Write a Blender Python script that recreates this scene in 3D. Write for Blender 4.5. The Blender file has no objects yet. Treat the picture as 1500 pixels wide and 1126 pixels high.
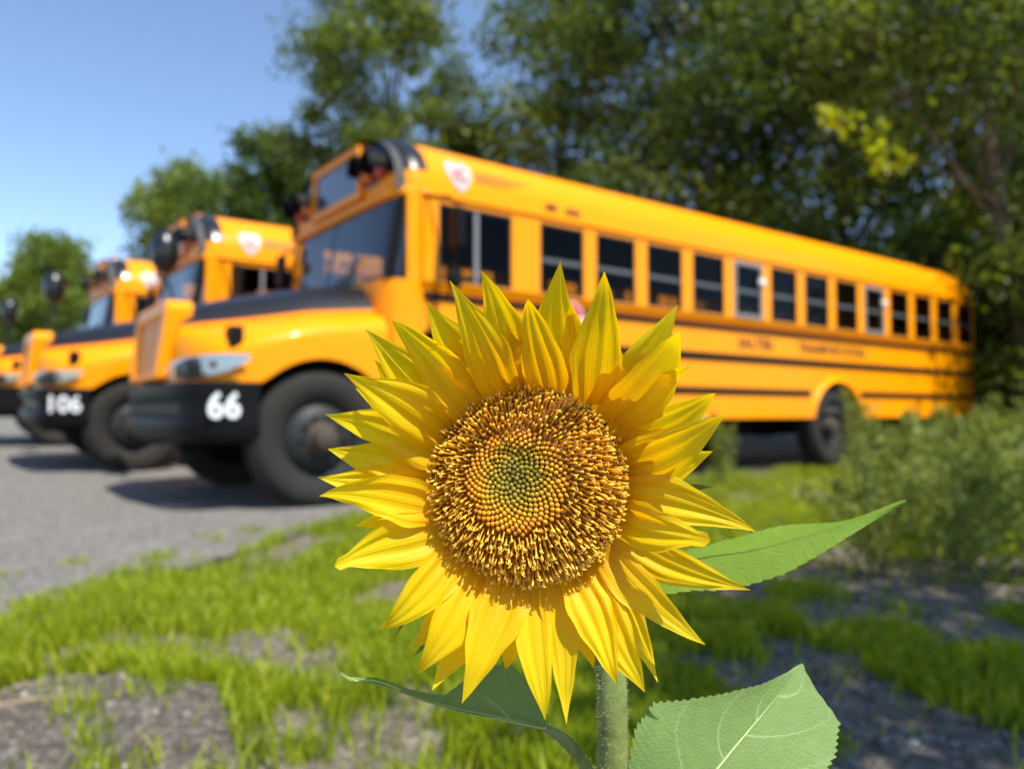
import bpy, bmesh, math, random
import numpy as np
from mathutils import Vector, Matrix
from mathutils.geometry import tessellate_polygon
random.seed(7)
rng = np.random.default_rng(7)
S = bpy.context.scene
COL = S.collection
# ------------------------------------------------------------------ camera
F_PX, PITCH, CAM_H = 1100.0, 0.0368, 0.7207
cam_d = bpy.data.cameras.new('camera'); cam = bpy.data.objects.new('camera', cam_d); COL.objects.link(cam)
cam.location = (0, 0, CAM_H); cam.rotation_euler = (math.pi/2 + PITCH, 0, 0)
cam_d.sensor_width = 36; cam_d.lens = 36*F_PX/1500; cam_d.clip_start = .02; cam_d.clip_end = 600
cam_d.dof.use_dof = True; cam_d.dof.focus_distance = .367; cam_d.dof.aperture_fstop = cam_d.lens/4.6
cam_d.dof.aperture_blades = 0
S.camera = cam
# ------------------------------------------------------------------ light
SUN_EL, SUN_AZ = math.radians(58), math.radians(-47)
sun_dir = Vector((math.cos(SUN_EL)*math.cos(SUN_AZ), math.cos(SUN_EL)*math.sin(SUN_AZ), math.sin(SUN_EL)))
W = bpy.data.worlds.new('World'); S.world = W; W.use_nodes = True
nt = W.node_tree; bg = nt.nodes['Background']
sky = nt.nodes.new('ShaderNodeTexSky'); sky.sky_type = 'NISHITA'; sky.sun_disc = False
sky.sun_elevation = SUN_EL; sky.sun_rotation = math.atan2(sun_dir.x, sun_dir.y)
sky.air_density = 1.0; sky.dust_density = 0.0; sky.ozone_density = 1.7; sky.altitude = 1600
nt.links.new(sky.outputs[0], bg.inputs[0]); bg.inputs[1].default_value = .15
sl = bpy.data.lights.new('sun', 'SUN'); sl.energy = 5.0; sl.angle = math.radians(.5); sl.color = (1, .94, .82)
so = bpy.data.objects.new('sun', sl); COL.objects.link(so); so.rotation_euler = sun_dir.to_track_quat('Z', 'Y').to_euler(); so.location = (4, -3, 12)
S.view_settings.view_transform = 'Standard'; S.view_settings.look = 'None'
S.view_settings.exposure = .72; S.view_settings.gamma = 1
S.cycles.max_bounces = 10; S.cycles.transparent_max_bounces = 24; S.cycles.transmission_bounces = 8
S.cycles.use_denoising = True; S.cycles.sample_clamp_indirect = 8

# ------------------------------------------------------------------ materials
def newmat(name):
    m = bpy.data.materials.new(name); m.use_nodes = True
    return m, m.node_tree, m.node_tree.nodes['Principled BSDF'], m.node_tree.nodes['Material Output']
def mixcol(nt, fac, a, b, t='MIX'):
    n = nt.nodes.new('ShaderNodeMix'); n.data_type = 'RGBA'; n.blend_type = t
    for s, v in ((n.inputs[0], fac), (n.inputs[6], a), (n.inputs[7], b)):
        if hasattr(v, 'is_linked') or hasattr(v, 'links'): nt.links.new(v, s)
        elif isinstance(v, (int, float)): s.default_value = v
        else: s.default_value = (*v, 1)
    return n.outputs[2]
def noise(nt, scale, detail=4, coord=None, rough=.6):
    n = nt.nodes.new('ShaderNodeTexNoise'); n.inputs['Scale'].default_value = scale
    n.inputs['Detail'].default_value = detail; n.inputs['Roughness'].default_value = rough
    if coord is None:
        c = nt.nodes.new('ShaderNodeTexCoord'); coord = c.outputs['Object']
    nt.links.new(coord, n.inputs['Vector']); return n.outputs[0]
def ramp(nt, fac, stops):
    n = nt.nodes.new('ShaderNodeValToRGB'); nt.links.new(fac, n.inputs[0])
    e = n.color_ramp.elements
    while len(e) < len(stops): e.new(.5)
    for i, (p, c) in enumerate(stops): e[i].position = p; e[i].color = (*c, 1)
    return n.outputs[0]
def bump(nt, h, strength, dist, bsdf):
    b = nt.nodes.new('ShaderNodeBump'); b.inputs['Strength'].default_value = strength; b.inputs['Distance'].default_value = dist
    nt.links.new(h, b.inputs['Height']); nt.links.new(b.outputs[0], bsdf.inputs['Normal']); return b.outputs[0]
def paint(name, col, rough=.35, metal=0, coat=0, var=.12, scale=3, spec=.5):
    m, nt, b, o = newmat(name)
    f = noise(nt, scale, 5)
    c = mixcol(nt, f, tuple(x*(1-var) for x in col), tuple(min(1, x*(1+var)) for x in col))
    nt.links.new(c, b.inputs['Base Color'])
    b.inputs['Roughness'].default_value = rough; b.inputs['Metallic'].default_value = metal
    b.inputs['Specular IOR Level'].default_value = spec; b.inputs['Coat Weight'].default_value = coat; b.inputs['Coat Roughness'].default_value = .08
    return m
def glassmat(name, tint, ior=1.45):
    m, nt, b, o = newmat(name); nt.nodes.remove(b)
    t = nt.nodes.new('ShaderNodeBsdfTransparent'); t.inputs[0].default_value = (*tint, 1)
    g = nt.nodes.new('ShaderNodeBsdfGlossy'); g.inputs['Roughness'].default_value = .02
    lw = nt.nodes.new('ShaderNodeFresnel'); lw.inputs[0].default_value = ior
    mx = nt.nodes.new('ShaderNodeMixShader')
    nt.links.new(lw.outputs[0], mx.inputs[0]); nt.links.new(t.outputs[0], mx.inputs[1]); nt.links.new(g.outputs[0], mx.inputs[2])
    nt.links.new(mx.outputs[0], o.inputs[0]); return m
def leafmat(name, stops, trans=.45, rough=.45, tcol=None, attr='tint', spec=.35):
    """thin leaf: colour from a per-leaf attribute, diffuse + translucent"""
    m, nt, b, o = newmat(name)
    a = nt.nodes.new('ShaderNodeAttribute'); a.attribute_name = attr
    c = ramp(nt, a.outputs['Fac'], stops)
    nt.links.new(c, b.inputs['Base Color']); b.inputs['Roughness'].default_value = rough
    b.inputs['Specular IOR Level'].default_value = spec
    tr = nt.nodes.new('ShaderNodeBsdfTranslucent')
    c2 = mixcol(nt, 1.0, c, tcol or (1.6, 1.5, .7), 'MULTIPLY'); nt.links.new(c2, tr.inputs[0])
    mx = nt.nodes.new('ShaderNodeMixShader'); mx.inputs[0].default_value = trans
    nt.links.new(b.outputs[0], mx.inputs[1]); nt.links.new(tr.outputs[0], mx.inputs[2]); nt.links.new(mx.outputs[0], o.inputs[0])
    return m

def pebbles(nt, base, scale, lo, hi, k):
    vo = nt.nodes.new('ShaderNodeTexVoronoi'); vo.inputs['Scale'].default_value = scale; vo.inputs['Randomness'].default_value = 1
    tc = nt.nodes.new('ShaderNodeTexCoord'); nt.links.new(tc.outputs['Object'], vo.inputs['Vector'])
    return mixcol(nt, k, base, ramp(nt, vo.outputs['Color'], [(.25, lo), (.6, tuple((a+b_)*.5 for a, b_ in zip(lo, hi))), (.85, hi)]))
M = {}
M['yellow'] = paint('school_bus_yellow_paint', (.86, .285, .0005), .38, 0, .10, .05, 1.2, .12)
M['black'] = paint('gloss_black_paint', (.009, .009, .010), .3, 0, .12, .2)
M['rubber'] = paint('tyre_rubber', (.026, .024, .022), .9, 0, 0, .35, 9, .2)
M['plastic'] = paint('black_plastic', (.006, .006, .007), .5, 0, 0, .1, 3, .12)
M['rim'] = paint('dark_rim_paint', (.02, .021, .022), .55, .1, 0, .4, 12, .3)
M['rust'] = paint('rusty_hub_metal', (.06, .045, .035), .75, .3, 0, .5, 25)
M['alu'] = paint('window_aluminium', (.24, .245, .25), .5, .4, 0, .1)
M['sash'] = paint('grey_sash_rail', (.10, .103, .105), .5, .2, 0, .1)
M['badge'] = paint('badge_silver', (.42, .40, .40), .4, 0, 0, .1)
M['frame'] = paint('black_window_rubber', (.02, .02, .021), .5)
M['inner'] = paint('interior_panel', (.045, .046, .044), .7)
M['seat'] = paint('seat_vinyl', (.018, .028, .024), .5)
M['chassis'] = paint('chassis_underside', (.008, .008, .008), .9, 0, 0, .1, 3, .1)
M['white'] = paint('white_reflective_decal', (.72, .74, .76), .4, 0, 0, .05)
M['decal'] = paint('black_lettering', (.02, .017, .012), .5)
M['stripe'] = paint('brown_pinstripe', (.16, .07, .012), .5)
M['redpaint'] = paint('red_sign_paint', (.55, .02, .03), .4)
M['chrome'] = paint('chrome_reflector', (.42, .43, .45), .12, 1.0, 0, .05)
M['redlens'] = paint('red_lens', (.45, .012, .012), .12, 0, .5, .1)
M['amber'] = paint('amber_lens', (.75, .16, .01), .12, 0, .5, .1)
M['glass'] = glassmat('tinted_window_glass', (.5, .52, .52), 1.18)
M['wsglass'] = glassmat('windshield_glass', (.55, .66, .68), 2.1)
M['lens'] = glassmat('clear_lens', (.92, .94, .96))
M['signglass'] = paint('dark_sign_glass', (.05, .055, .07), .1, 0, .5)

# ------------------------------------------------------------------ mesh helpers
def link(o, parent=None):
    COL.objects.link(o)
    if parent: o.parent = parent
    return o
def mk(name, V, F, mat, parent=None, smooth=False, loc=None):
    me = bpy.data.meshes.new(name); me.from_pydata([tuple(v) for v in V], [], F); me.update()
    if smooth: me.polygons.foreach_set('use_smooth', [True]*len(me.polygons))
    if mat: me.materials.append(mat)
    o = bpy.data.objects.new(name, me); link(o, parent)
    if loc is not None: o.location = loc
    return o
def mk_np(name, V, F, mat, parent=None, tint=None, smooth=False):
    """V (n,3), F (m,k) all same k; fast"""
    me = bpy.data.meshes.new(name); V = np.asarray(V, np.float32); F = np.asarray(F, np.int32)
    me.vertices.add(len(V)); me.vertices.foreach_set('co', V.ravel())
    k = F.shape[1]; me.loops.add(F.size); me.loops.foreach_set('vertex_index', F.ravel())
    me.polygons.add(len(F)); me.polygons.foreach_set('loop_start', np.arange(0, F.size, k, dtype=np.int32))
    me.polygons.foreach_set('loop_total', np.full(len(F), k, np.int32))
    if smooth: me.polygons.foreach_set('use_smooth', np.ones(len(F), bool))
    if tint is not None:
        at = me.attributes.new('tint', 'FLOAT', 'POINT'); at.data.foreach_set('value', np.asarray(tint, np.float32))
    me.update(calc_edges=True); me.validate()
    if mat: me.materials.append(mat)
    o = bpy.data.objects.new(name, me); link(o, parent); return o
class MB:
    def __init__(s): s.V = []; s.F = []
    def add(s, V, F):
        n = len(s.V); s.V += [tuple(v) for v in V]; s.F += [tuple(i+n for i in f) for f in F]; return s
    def box(s, a, b):
        (x0, y0, z0), (x1, y1, z1) = a, b
        V = [(x, y, z) for x in (x0, x1) for y in (y0, y1) for z in (z0, z1)]
        return s.add(V, [(0,1,3,2),(4,6,7,5),(0,4,5,1),(2,3,7,6),(0,2,6,4),(1,5,7,3)])
    def grid(s, P, closed_v=False):
        nu, nv = len(P), len(P[0]); V = [p for r in P for p in r]; F = []
        for i in range(nu-1):
            for j in range(nv - (0 if closed_v else 1)):
                k = (j+1) % nv; F.append((i*nv+j, (i+1)*nv+j, (i+1)*nv+k, i*nv+k))
        return s.add(V, F)
    def tube(s, pts, r, n=8, cap=True):
        pts = [Vector(p) for p in pts]; rr = r if hasattr(r, '__len__') else [r]*len(pts); rings = []
        up = Vector((0, 0, 1)); prev = None
        for i, p in enumerate(pts):
            d = (pts[min(i+1, len(pts)-1)] - pts[max(i-1, 0)]).normalized()
            if prev is None:
                a = d.cross(up)
                if a.length < .1: a = d.cross(Vector((1, 0, 0)))
            else: a = prev - d*prev.dot(d)
            a.normalize(); prev = a; b = d.cross(a)
            rings.append([p + (a*math.cos(2*math.pi*k/n) + b*math.sin(2*math.pi*k/n))*rr[i] for k in range(n)])
        n0 = len(s.V); s.grid(rings, True)
        if cap:
            s.F.append(tuple(n0+k for k in range(n))); m = n0+(len(pts)-1)*n; s.F.append(tuple(m+n-1-k for k in range(n)))
        return s
    def lathe(s, prof, c, axis='y', n=32, close=False):
        P = []
        for k in range(n):
            a = 2*math.pi*k/n
            P.append([(c[0]+r*math.cos(a), c[1]+h, c[2]+r*math.sin(a)) if axis == 'y' else (c[0]+r*math.cos(a), c[1]+r*math.sin(a), c[2]+h) for (r, h) in prof])
        P.append(P[0]); return s.grid(P)
    def plate(s, loops, f, t):
        """2-D loops (outline, holes) -> plate between f(a,b,0) and f(a,b,t)"""
        flat = [p for l in loops for p in l]
        tris = tessellate_polygon([[Vector((p[0], p[1], 0)) for p in l] for l in loops])
        n = len(flat); V = [f(a, b, 0) for a, b in flat] + [f(a, b, t) for a, b in flat]
        F = [tuple(q) for q in tris] + [tuple(i+n for i in reversed(q)) for q in tris]; o = 0
        for l in loops:
            m = len(l)
            for i in range(m): j = (i+1) % m; F.append((o+i, o+j, o+j+n, o+i+n))
            o += m
        return s.add(V, F)
    def build(s, name, mat, parent=None, smooth=False, loc=None, bevel=0):
        o = mk(name, s.V, s.F, mat, parent, smooth, loc)
        bm = bmesh.new(); bm.from_mesh(o.data); bmesh.ops.remove_doubles(bm, verts=bm.verts, dist=1e-5); bmesh.ops.recalc_face_normals(bm, faces=bm.faces); bm.to_mesh(o.data); bm.free()
        if smooth: o.data.set_sharp_from_angle(angle=math.radians(40))
        if bevel:
            md = o.modifiers.new('bevel', 'BEVEL'); md.width = bevel; md.segments = 2; md.limit_method = 'ANGLE'
        return o
def tag(o, label, cat, group=None, kind=None):
    if label: o['label'] = label
    if cat: o['category'] = cat
    if group: o['group'] = group
    if kind: o['kind'] = kind
    return o
def empty(name, loc=(0, 0, 0), rot=(0, 0, 0)):
    o = bpy.data.objects.new(name, None); link(o); o.location = loc; o.rotation_euler = rot; o.empty_display_size = .2; return o
def copy_tree(o, parent=None, skip=()):
    c = o.copy(); COL.objects.link(c); c.parent = parent
    for ch in list(o.children):
        if ch.name.split('.')[0] not in skip: copy_tree(ch, c, skip)
    return c
def text_obj(name, body, size, mat, parent, origin, xdir, ydir, width=None, ext=.002, smoothw=1.0):
    cu = bpy.data.curves.new(name, 'FONT'); cu.body = body; cu.size = size; cu.extrude = ext; cu.align_x = 'CENTER'; cu.align_y = 'CENTER'
    cu.offset = .022*size; cu.resolution_u = 3
    to = bpy.data.objects.new(name, cu); COL.objects.link(to)
    dg = bpy.context.evaluated_depsgraph_get(); me = bpy.data.meshes.new_from_object(to.evaluated_get(dg)); bpy.data.objects.remove(to); bpy.data.curves.remove(cu)
    x = Vector(xdir).normalized(); y = Vector(ydir).normalized(); z = x.cross(y)
    sx = 1.0
    if width:
        xs = [v.co.x for v in me.vertices]; sx = width/(max(xs)-min(xs))
    for v in me.vertices:
        c = v.co; v.co = Vector(origin) + x*c.x*sx + y*c.y + z*c.z
    me.name = name; me.materials.clear(); me.materials.append(mat)
    o = bpy.data.objects.new(name, me); link(o, parent); return o
# ------------------------------------------------------------------ site frame: the line of buses
BX, BY, PHI = -1.4105, 5.6274, .6408
Uv = Vector((math.cos(PHI), math.sin(PHI), 0)); Vv = Vector((-math.sin(PHI), math.cos(PHI), 0))
def bus_uv(X, Y): dx, dy = X-BX, Y-BY; return dx*Uv.x+dy*Uv.y, dx*Vv.x+dy*Vv.y
SLOPE = .03
def gz(X, Y):
    v = (X-BX)*Vv.x + (Y-BY)*Vv.y
    return SLOPE*np.clip(v-2.6, 0, 30)
def vnoise(x, y, seed=0):
    """smooth value noise, numpy"""
    x = np.asarray(x, float); y = np.asarray(y, float)
    def h(i, j): 
        n = np.sin(i*127.1 + j*311.7 + seed*74.7)*43758.5453; return n-np.floor(n)
    i, j = np.floor(x), np.floor(y); u, v = x-i, y-j; u = u*u*(3-2*u); v = v*v*(3-2*v)
    return (h(i, j)*(1-u)+h(i+1, j)*u)*(1-v)+(h(i, j+1)*(1-u)+h(i+1, j+1)*u)*v
def fbm(x, y, seed=0): return .55*vnoise(x, y, seed)+.3*vnoise(x*2.1, y*2.1, seed+1)+.15*vnoise(x*4.3, y*4.3, seed+2)

# ------------------------------------------------------------------ ground
def inpoly(X, Y, poly):
    X = np.asarray(X); Y = np.asarray(Y); r = np.zeros(X.shape, bool); n = len(poly)
    for i in range(n):
        (x0, y0), (x1, y1) = poly[i], poly[(i+1) % n]
        c = ((y0 > Y) != (y1 > Y)) & (X < (x1-x0)*(Y-y0)/(y1-y0+1e-12)+x0); r ^= c
    return r
SOIL = [(-1.62, 1.50), (-1.30, 2.00), (-1.00, 2.16), (-.86, 2.02), (-.72, 1.96), (-.62, 1.72), (-.60, 1.40), (-.7, 1.1), (-1.7, 1.1)]
def soil_h(X, Y):
    d = np.maximum(0, 1 - (((X+1.0)/.55)**2 + ((Y-1.6)/.55)**2)); return .035*d + .012*d*(fbm(X*14, Y*14, 5)-.5)
def ground_mesh():
    xs = np.concatenate([np.linspace(-160, -12, 16), np.linspace(-11, -3, 14), np.linspace(-2.9, 4.5, 90), np.linspace(5, 14, 16), np.linspace(16, 160, 14)])
    ys = np.concatenate([np.linspace(-60, -1, 8), np.linspace(0, 6, 90), np.linspace(6.3, 20, 26), np.linspace(22, 300, 20)])
    X, Y = np.meshgrid(xs, ys); Z = gz(X, Y)
    near = (np.abs(X) < 5) & (Y < 7) & (Y > .2)
    Z = Z + np.where(near, .02*(fbm(X*2.2, Y*2.2, 3)-.5), 0) + soil_h(X, Y) - .012
    V = np.stack([X, Y, Z], -1).reshape(-1, 3); ny, nx = X.shape
    i, j = np.meshgrid(np.arange(ny-1), np.arange(nx-1), indexing='ij'); a = (i*nx+j).ravel()
    return V, np.stack([a, a+1, a+nx+1, a+nx], 1)
m, nt, b, o = newmat('earth_and_gravel'); M['ground'] = m
f1 = noise(nt, 9, 8); f2 = noise(nt, 120, 3); f3 = noise(nt, 1.3, 3)
c1 = ramp(nt, f1, [(.32, (.05, .037, .025)), (.5, (.125, .098, .068)), (.68, (.23, .19, .14))])
c2 = mixcol(nt, f2, c1, (.22, .20, .18)); c2 = mixcol(nt, .35, c1, c2)
c3 = mixcol(nt, f3, c2, (.07, .075, .03)); c3 = mixcol(nt, .35, c2, c3)
nt.links.new(pebbles(nt, c3, 48, (.035, .028, .02), (.42, .37, .31), .40), b.inputs['Base Color']); b.inputs['Roughness'].default_value = .95; bump(nt, f2, .8, .02, b)
V, Fq = ground_mesh(); g = mk_np('ground', V, Fq, M['ground'], smooth=True); tag(g, 'bare gravelly earth with thin grass running back to the trees', 'ground', kind='structure')
def soil_patch():
    n = 60; xs = np.linspace(-1.9, -.35, n); ys = np.linspace(.9, 2.4, n); X, Y = np.meshgrid(xs, ys)
    d = np.full(X.shape, 9.0)
    for i in range(len(SOIL)):
        a, c = np.array(SOIL[i]), np.array(SOIL[(i+1) % len(SOIL)]); t = np.clip(((X-a[0])*(c-a)[0]+(Y-a[1])*(c-a)[1])/((c-a)@(c-a)), 0, 1)
        d = np.minimum(d, np.hypot(X-a[0]-t*(c-a)[0], Y-a[1]-t*(c-a)[1]))
    sd = np.where(inpoly(X, Y, SOIL), d, -d)+.26*(fbm(X*6, Y*6, 71)-.5)
    Z = .02*(fbm(X*2.2, Y*2.2, 3)-.5)+soil_h(X, Y)-.012+np.clip(sd*.2, -.03, .012)+.012*(fbm(X*22, Y*22, 72)-.5)
    i, j = np.meshgrid(np.arange(n-1), np.arange(n-1), indexing='ij'); a = (i*n+j).ravel()
    o = mk_np('soil_patch', np.stack([X, Y, Z], -1).reshape(-1, 3), np.stack([a, a+1, a+n+1, a+n], 1), M['soil'], smooth=True)
    tag(o, 'low mound of dark brown gritty soil beside the grass', 'soil', kind='structure')
m, nt, b, o = newmat('dark_gritty_soil'); M['soil'] = m
f1 = noise(nt, 14, 8); f2 = noise(nt, 200, 4, rough=.75)
c1 = ramp(nt, f1, [(.35, (.085, .066, .05)), (.65, (.19, .155, .122))]); c2 = ramp(nt, f2, [(.4, (.06, .05, .04)), (.58, (.19, .165, .14)), (.7, (.42, .38, .33))])
nt.links.new(pebbles(nt, mixcol(nt, .5, c1, c2), 62, (.03, .024, .018), (.40, .36, .31), .42), b.inputs['Base Color']); b.inputs['Roughness'].default_value = .95; bump(nt, f2, 1, .012, b)
soil_patch()
# asphalt lot
m, nt, b, o = newmat('worn_asphalt'); M['asphalt'] = m
f1 = noise(nt, 2.2, 6); f2 = noise(nt, 160, 2); f3 = noise(nt, 45, 3)
c1 = ramp(nt, f1, [(.3, (.12, .112, .102)), (.7, (.18, .168, .152))])
vo = nt.nodes.new('ShaderNodeTexVoronoi'); vo.inputs['Scale'].default_value = 60; tc = nt.nodes.new('ShaderNodeTexCoord'); nt.links.new(tc.outputs['Object'], vo.inputs['Vector'])
sp = ramp(nt, vo.outputs['Color'], [(.3, (.07, .065, .06)), (.62, (.15, .14, .128)), (.86, (.36, .335, .30))])
c2 = mixcol(nt, .55, c1, sp)
nt.links.new(c2, b.inputs['Base Color']); b.inputs['Roughness'].default_value = .9; bump(nt, f2, .6, .01, b)
lot = [(-1.55, 2.36), (-1.72, 3.2), (-1.45, 3.5), (-1.28, 4.3), (-1.15, 5.0), (-.75, 5.85), (.6, 7.15), (2.0, 8.6), (4.2, 10.25), (6.6, 12.0), (8.4, 13.4), (6.0, 15.6), (-3, 21), (-16, 30), (-60, 34), (-60, 2), (-9, .6), (-3, 1.6)]
pts = []
for i in range(len(lot)):
    a, c = Vector(lot[i]), Vector(lot[(i+1) % len(lot)]); n = max(1, int(min(40, (c-a).length/.12))) if a.y < 13 and abs(a.x) < 9 else 1
    for k in range(n):
        p = a.lerp(c, k/n); q = .07 if n > 1 else 0
        pts.append((p.x+q*(fbm(p.x*5, p.y*5, 11)-.5)*2, p.y+q*(fbm(p.x*5, p.y*5, 17)-.5)*2))
bm = bmesh.new(); vs = [bm.verts.new((x, y, 0)) for x, y in pts]
for q in tessellate_polygon([[Vector((x, y, 0)) for x, y in pts]]): bm.faces.new([vs[i] for i in q])
for k in (2.6,):   # split the sheet along the crease of the slope
    pc = Vector((BX, BY, 0)) + Vv*k
    bmesh.ops.bisect_plane(bm, geom=bm.verts[:]+bm.edges[:]+bm.faces[:], plane_co=pc, plane_no=Vv)
for v in bm.verts: v.co.z = float(gz(v.co.x, v.co.y)) + .012
bmesh.ops.recalc_face_normals(bm, faces=bm.faces[:])
me = bpy.data.meshes.new('asphalt_lot'); bm.to_mesh(me); bm.free(); me.materials.append(M['asphalt'])
lo = bpy.data.objects.new('asphalt_lot', me); link(lo); tag(lo, 'worn grey asphalt parking lot under the buses', 'asphalt', kind='structure')

# ------------------------------------------------------------------ school bus (u to the rear, v to its right side, z up; origin at front axle, left side)
BW = 2.44; HW = BW/2
Z_SK, Z_R3, Z_R2, Z_BELT, Z_SILL, Z_HEAD, Z_EAVE, Z_TOP = .636, .951, 1.331, 1.70, 1.787, 2.452, 2.52, 3.17
P0, PS = 2.677, .7134
U_A, U_END = .83, 11.2
WIN = [(2.06, 2.60)] + [(P0+PS*k+.085, P0+PS*(k+1)-.085) for k in range(12)]
EXIT = (4, 8)
def mirror(f): return lambda a, b_, t: (f(a, b_, t)[0], BW-f(a, b_, t)[1], f(a, b_, t)[2])
def arch(th):                                   # roof section, th 0..pi from left eave to right eave
    n = 2.5; c, s_ = math.cos(th), math.sin(th)
    return HW - HW*math.copysign(abs(c)**(2/n), c), (Z_TOP-Z_EAVE)*abs(s_)**(2/n)
THS = [math.pi*k/28 for k in range(29)]
def roof_ring(u, sc=1.0, zs=None, off=0):
    zs = sc if zs is None else zs; R = []
    for th in THS:
        v, z = arch(th); R.append((u, HW+(v-HW)*(sc+off/HW), Z_EAVE+z*zs+off*math.sin(th)))
    return R
CAP = [(.83, 1, 1), (.775, .995, .99), (.725, .978, .965), (.685, .945, .925), (.655, .89, .875), (.64, .83, .82)]   # front dome rings
PLAN = [(.83, 0.0), (.775, .008), (.725, .03), (.685, .075), (.655, .14), (.64, .22)]
def plan_full(du=0):
    L = [(u+du, v) for u, v in PLAN]; return L + [(.632+du, .6), (.628+du, HW), (.632+du, BW-.6)] + [(u, BW-v) for u, v in reversed(L)]
def build_bus():
    B = empty('school_bus')
    # ---- side walls
    arc = [(7.0665+.62*math.cos(a), .51+.62*math.sin(a)) for a in np.linspace(math.pi-.205, .205, 20)]
    low = [(U_A, Z_SK)] + arc + [(U_END, Z_SK), (U_END, Z_BELT), (U_A, Z_BELT)]
    rect = lambda a, b_, c, d: [(a, c), (b_, c), (b_, d), (a, d)]
    drv = (.98, 1.74)
    for side in (0, 1):
        f = (lambda a, b_, t: (a, t, b_)); fw = (lambda a, b_, t: (a, -.028+t, b_))
        if side: f = mirror(f); fw = mirror(fw)
        ZH = Z_HEAD if not side else 2.505
        w = MB().plate([low], f, .05)
        w.plate([rect(U_A, U_END, Z_SILL, Z_EAVE)] + [rect(a, c, Z_SILL+.012, ZH) for a, c in WIN+([drv] if not side else [(.98, 1.74)])], fw, .06)
        sg = 1 if not side else -1; y0 = 0 if not side else BW
        w.grid([[(U_A, y0-.028*sg, Z_SILL), (U_END, y0-.028*sg, Z_SILL)], [(U_A, y0+.012*sg, Z_BELT+.004), (U_END, y0+.012*sg, Z_BELT+.004)], [(U_A, y0+.05*sg, Z_BELT+.004), (U_END, y0+.05*sg, Z_BELT+.004)]])
        w.build('side_wall', M['yellow'], B)
        for z, hh in ((Z_BELT-.03, .06), (Z_R2, .08), (Z_R3, .072)):
            for a, c in ([(U_A+.02, U_END)] if z > 1.1 else [(U_A+.02, 6.46), (7.67, U_END)]):
                yy = (-.022, .004) if not side else (BW-.004, BW+.022)
                MB().box((a, yy[0], z-hh/2), (c, yy[1], z+hh/2)).build('rub_rail', M['plastic'], B, bevel=.006)
        yy = (-.05, -.02) if not side else (BW+.02, BW+.05)
        MB().box((U_A, yy[0], Z_EAVE-.022), (U_END, yy[1], Z_EAVE)).build('drip_rail', M['yellow'], B, bevel=.006)
        # raised caps on the window pillars
        # ---- windows
        for k, (a, c) in enumerate(WIN + [drv]):
            ex = k in EXIT; isd = k == len(WIN)
            fr = M['alu'] if ex else M['frame']; wd = .042 if ex else .018
            ya, yb = (-.022, .024) if not side else (BW-.024, BW+.022)
            if ex: ya, yb = (-.036, .024) if not side else (BW-.024, BW+.036)
            z0, z1 = Z_SILL+.014, ZH-.002; a0, c0 = a+.002, c-.002
            wo = MB().plate([rect(a0, c0, z0, z1), rect(a0+wd, c0-wd, z0+wd, z1-wd)], lambda p, q, t, ya=ya: (p, ya+t, q), yb-ya).build('driver_window' if isd else ('emergency_window' if ex else 'window'), fr, B)
            ym = -.004 if not side else BW+.004
            mid = z0 + (z1-z0)*.48
            if isd:
                MB().box((1.345, ym-.014, z0+wd), (1.385, ym+.014, z1-wd)).build('window_divider', M['alu'], wo)
                pans = [(a0+wd, 1.344, z0+wd, z1-wd, 0), (1.386, c0-wd, z0+wd, z1-wd, .006)]
            else:
                MB().box((a0+wd, ym-.012, mid-.02), (c0-wd, ym+.012, mid+.02)).build('sash_rail', M['sash'], wo)
                pans = [(a0+wd, c0-wd, z0+wd, mid-.021, 0), (a0+wd, c0-wd, mid+.021, z1-wd, .006)]
            for p0, p1, q0, q1, dy in pans:
                mk('pane', [(p0, ym+dy, q0), (p1, ym+dy, q0), (p1, ym+dy, q1), (p0, ym+dy, q1)], [(0, 1, 2, 3)], M['glass'], wo)
            if ex and not side:
                MB().lathe([(0, -.05), (.03, -.045), (.05, -.025), (.05, 0)], (c-.03, -.03, mid+.12), n=16).build('latch_knob', M['white'], wo, smooth=True)
    # ---- roof
    r = MB().grid([roof_ring(u) for u in np.linspace(U_A, 9.9, 14)] + [roof_ring(9.905, 1.006), roof_ring(9.96, 1.006), roof_ring(9.965)] + [roof_ring(u) for u in (10.6, U_END)]
          + [roof_ring(11.30, .985, .98), roof_ring(11.38, .95, .94), roof_ring(11.43, .90, .88), roof_ring(11.45, .82, .80)])
    n0 = len(r.V); r.F.append(tuple(range(n0-29, n0)))
    r.build('roof', M['yellow'], B, smooth=True)
    MB().grid([roof_ring(u, .965, .95) for u in np.linspace(.62, 11.1, 8)]).build('ceiling_liner', M['inner'], B, smooth=True)
    c = MB().grid([roof_ring(*q) for q in CAP]); n0 = len(c.V); c.F.append(tuple(range(n0-29, n0)))
    cap = c.build('front_cap', M['yellow'], B, smooth=True)
    # black lamp panels on the corners of the cap, lamps, visors, destination sign
    for side in (0, 1):
        ks = range(2, 11) if not side else range(18, 27)
        def q(i, k):
            u, a, z = CAP[i]; p = roof_ring(u, a, z)[k]; d = (Vector(p)-Vector((1.1, HW, 2.5))).normalized()*.008; return tuple(Vector(p)+d)
        rr_ = [roof_ring(.90)[k] for k in ks]; rows = [[tuple(Vector(p)+(Vector(p)-Vector((1.1, HW, 2.5))).normalized()*.008) for p in rr_]]+[[q(i, k) for k in ks] for i in range(len(CAP))]
        rows.append([(.628, p[1], p[2]) for p in rows[-1]])
        inner = [(.628, HW+(p[1]-HW)*.62, 2.55+(p[2]-2.52)*.55) for p in rows[-1]]; rows.append(inner)
        pan = MB().grid(rows).build('lamp_panel', M['black'], B, smooth=True)
        s_ = -1 if not side else 1
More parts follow.
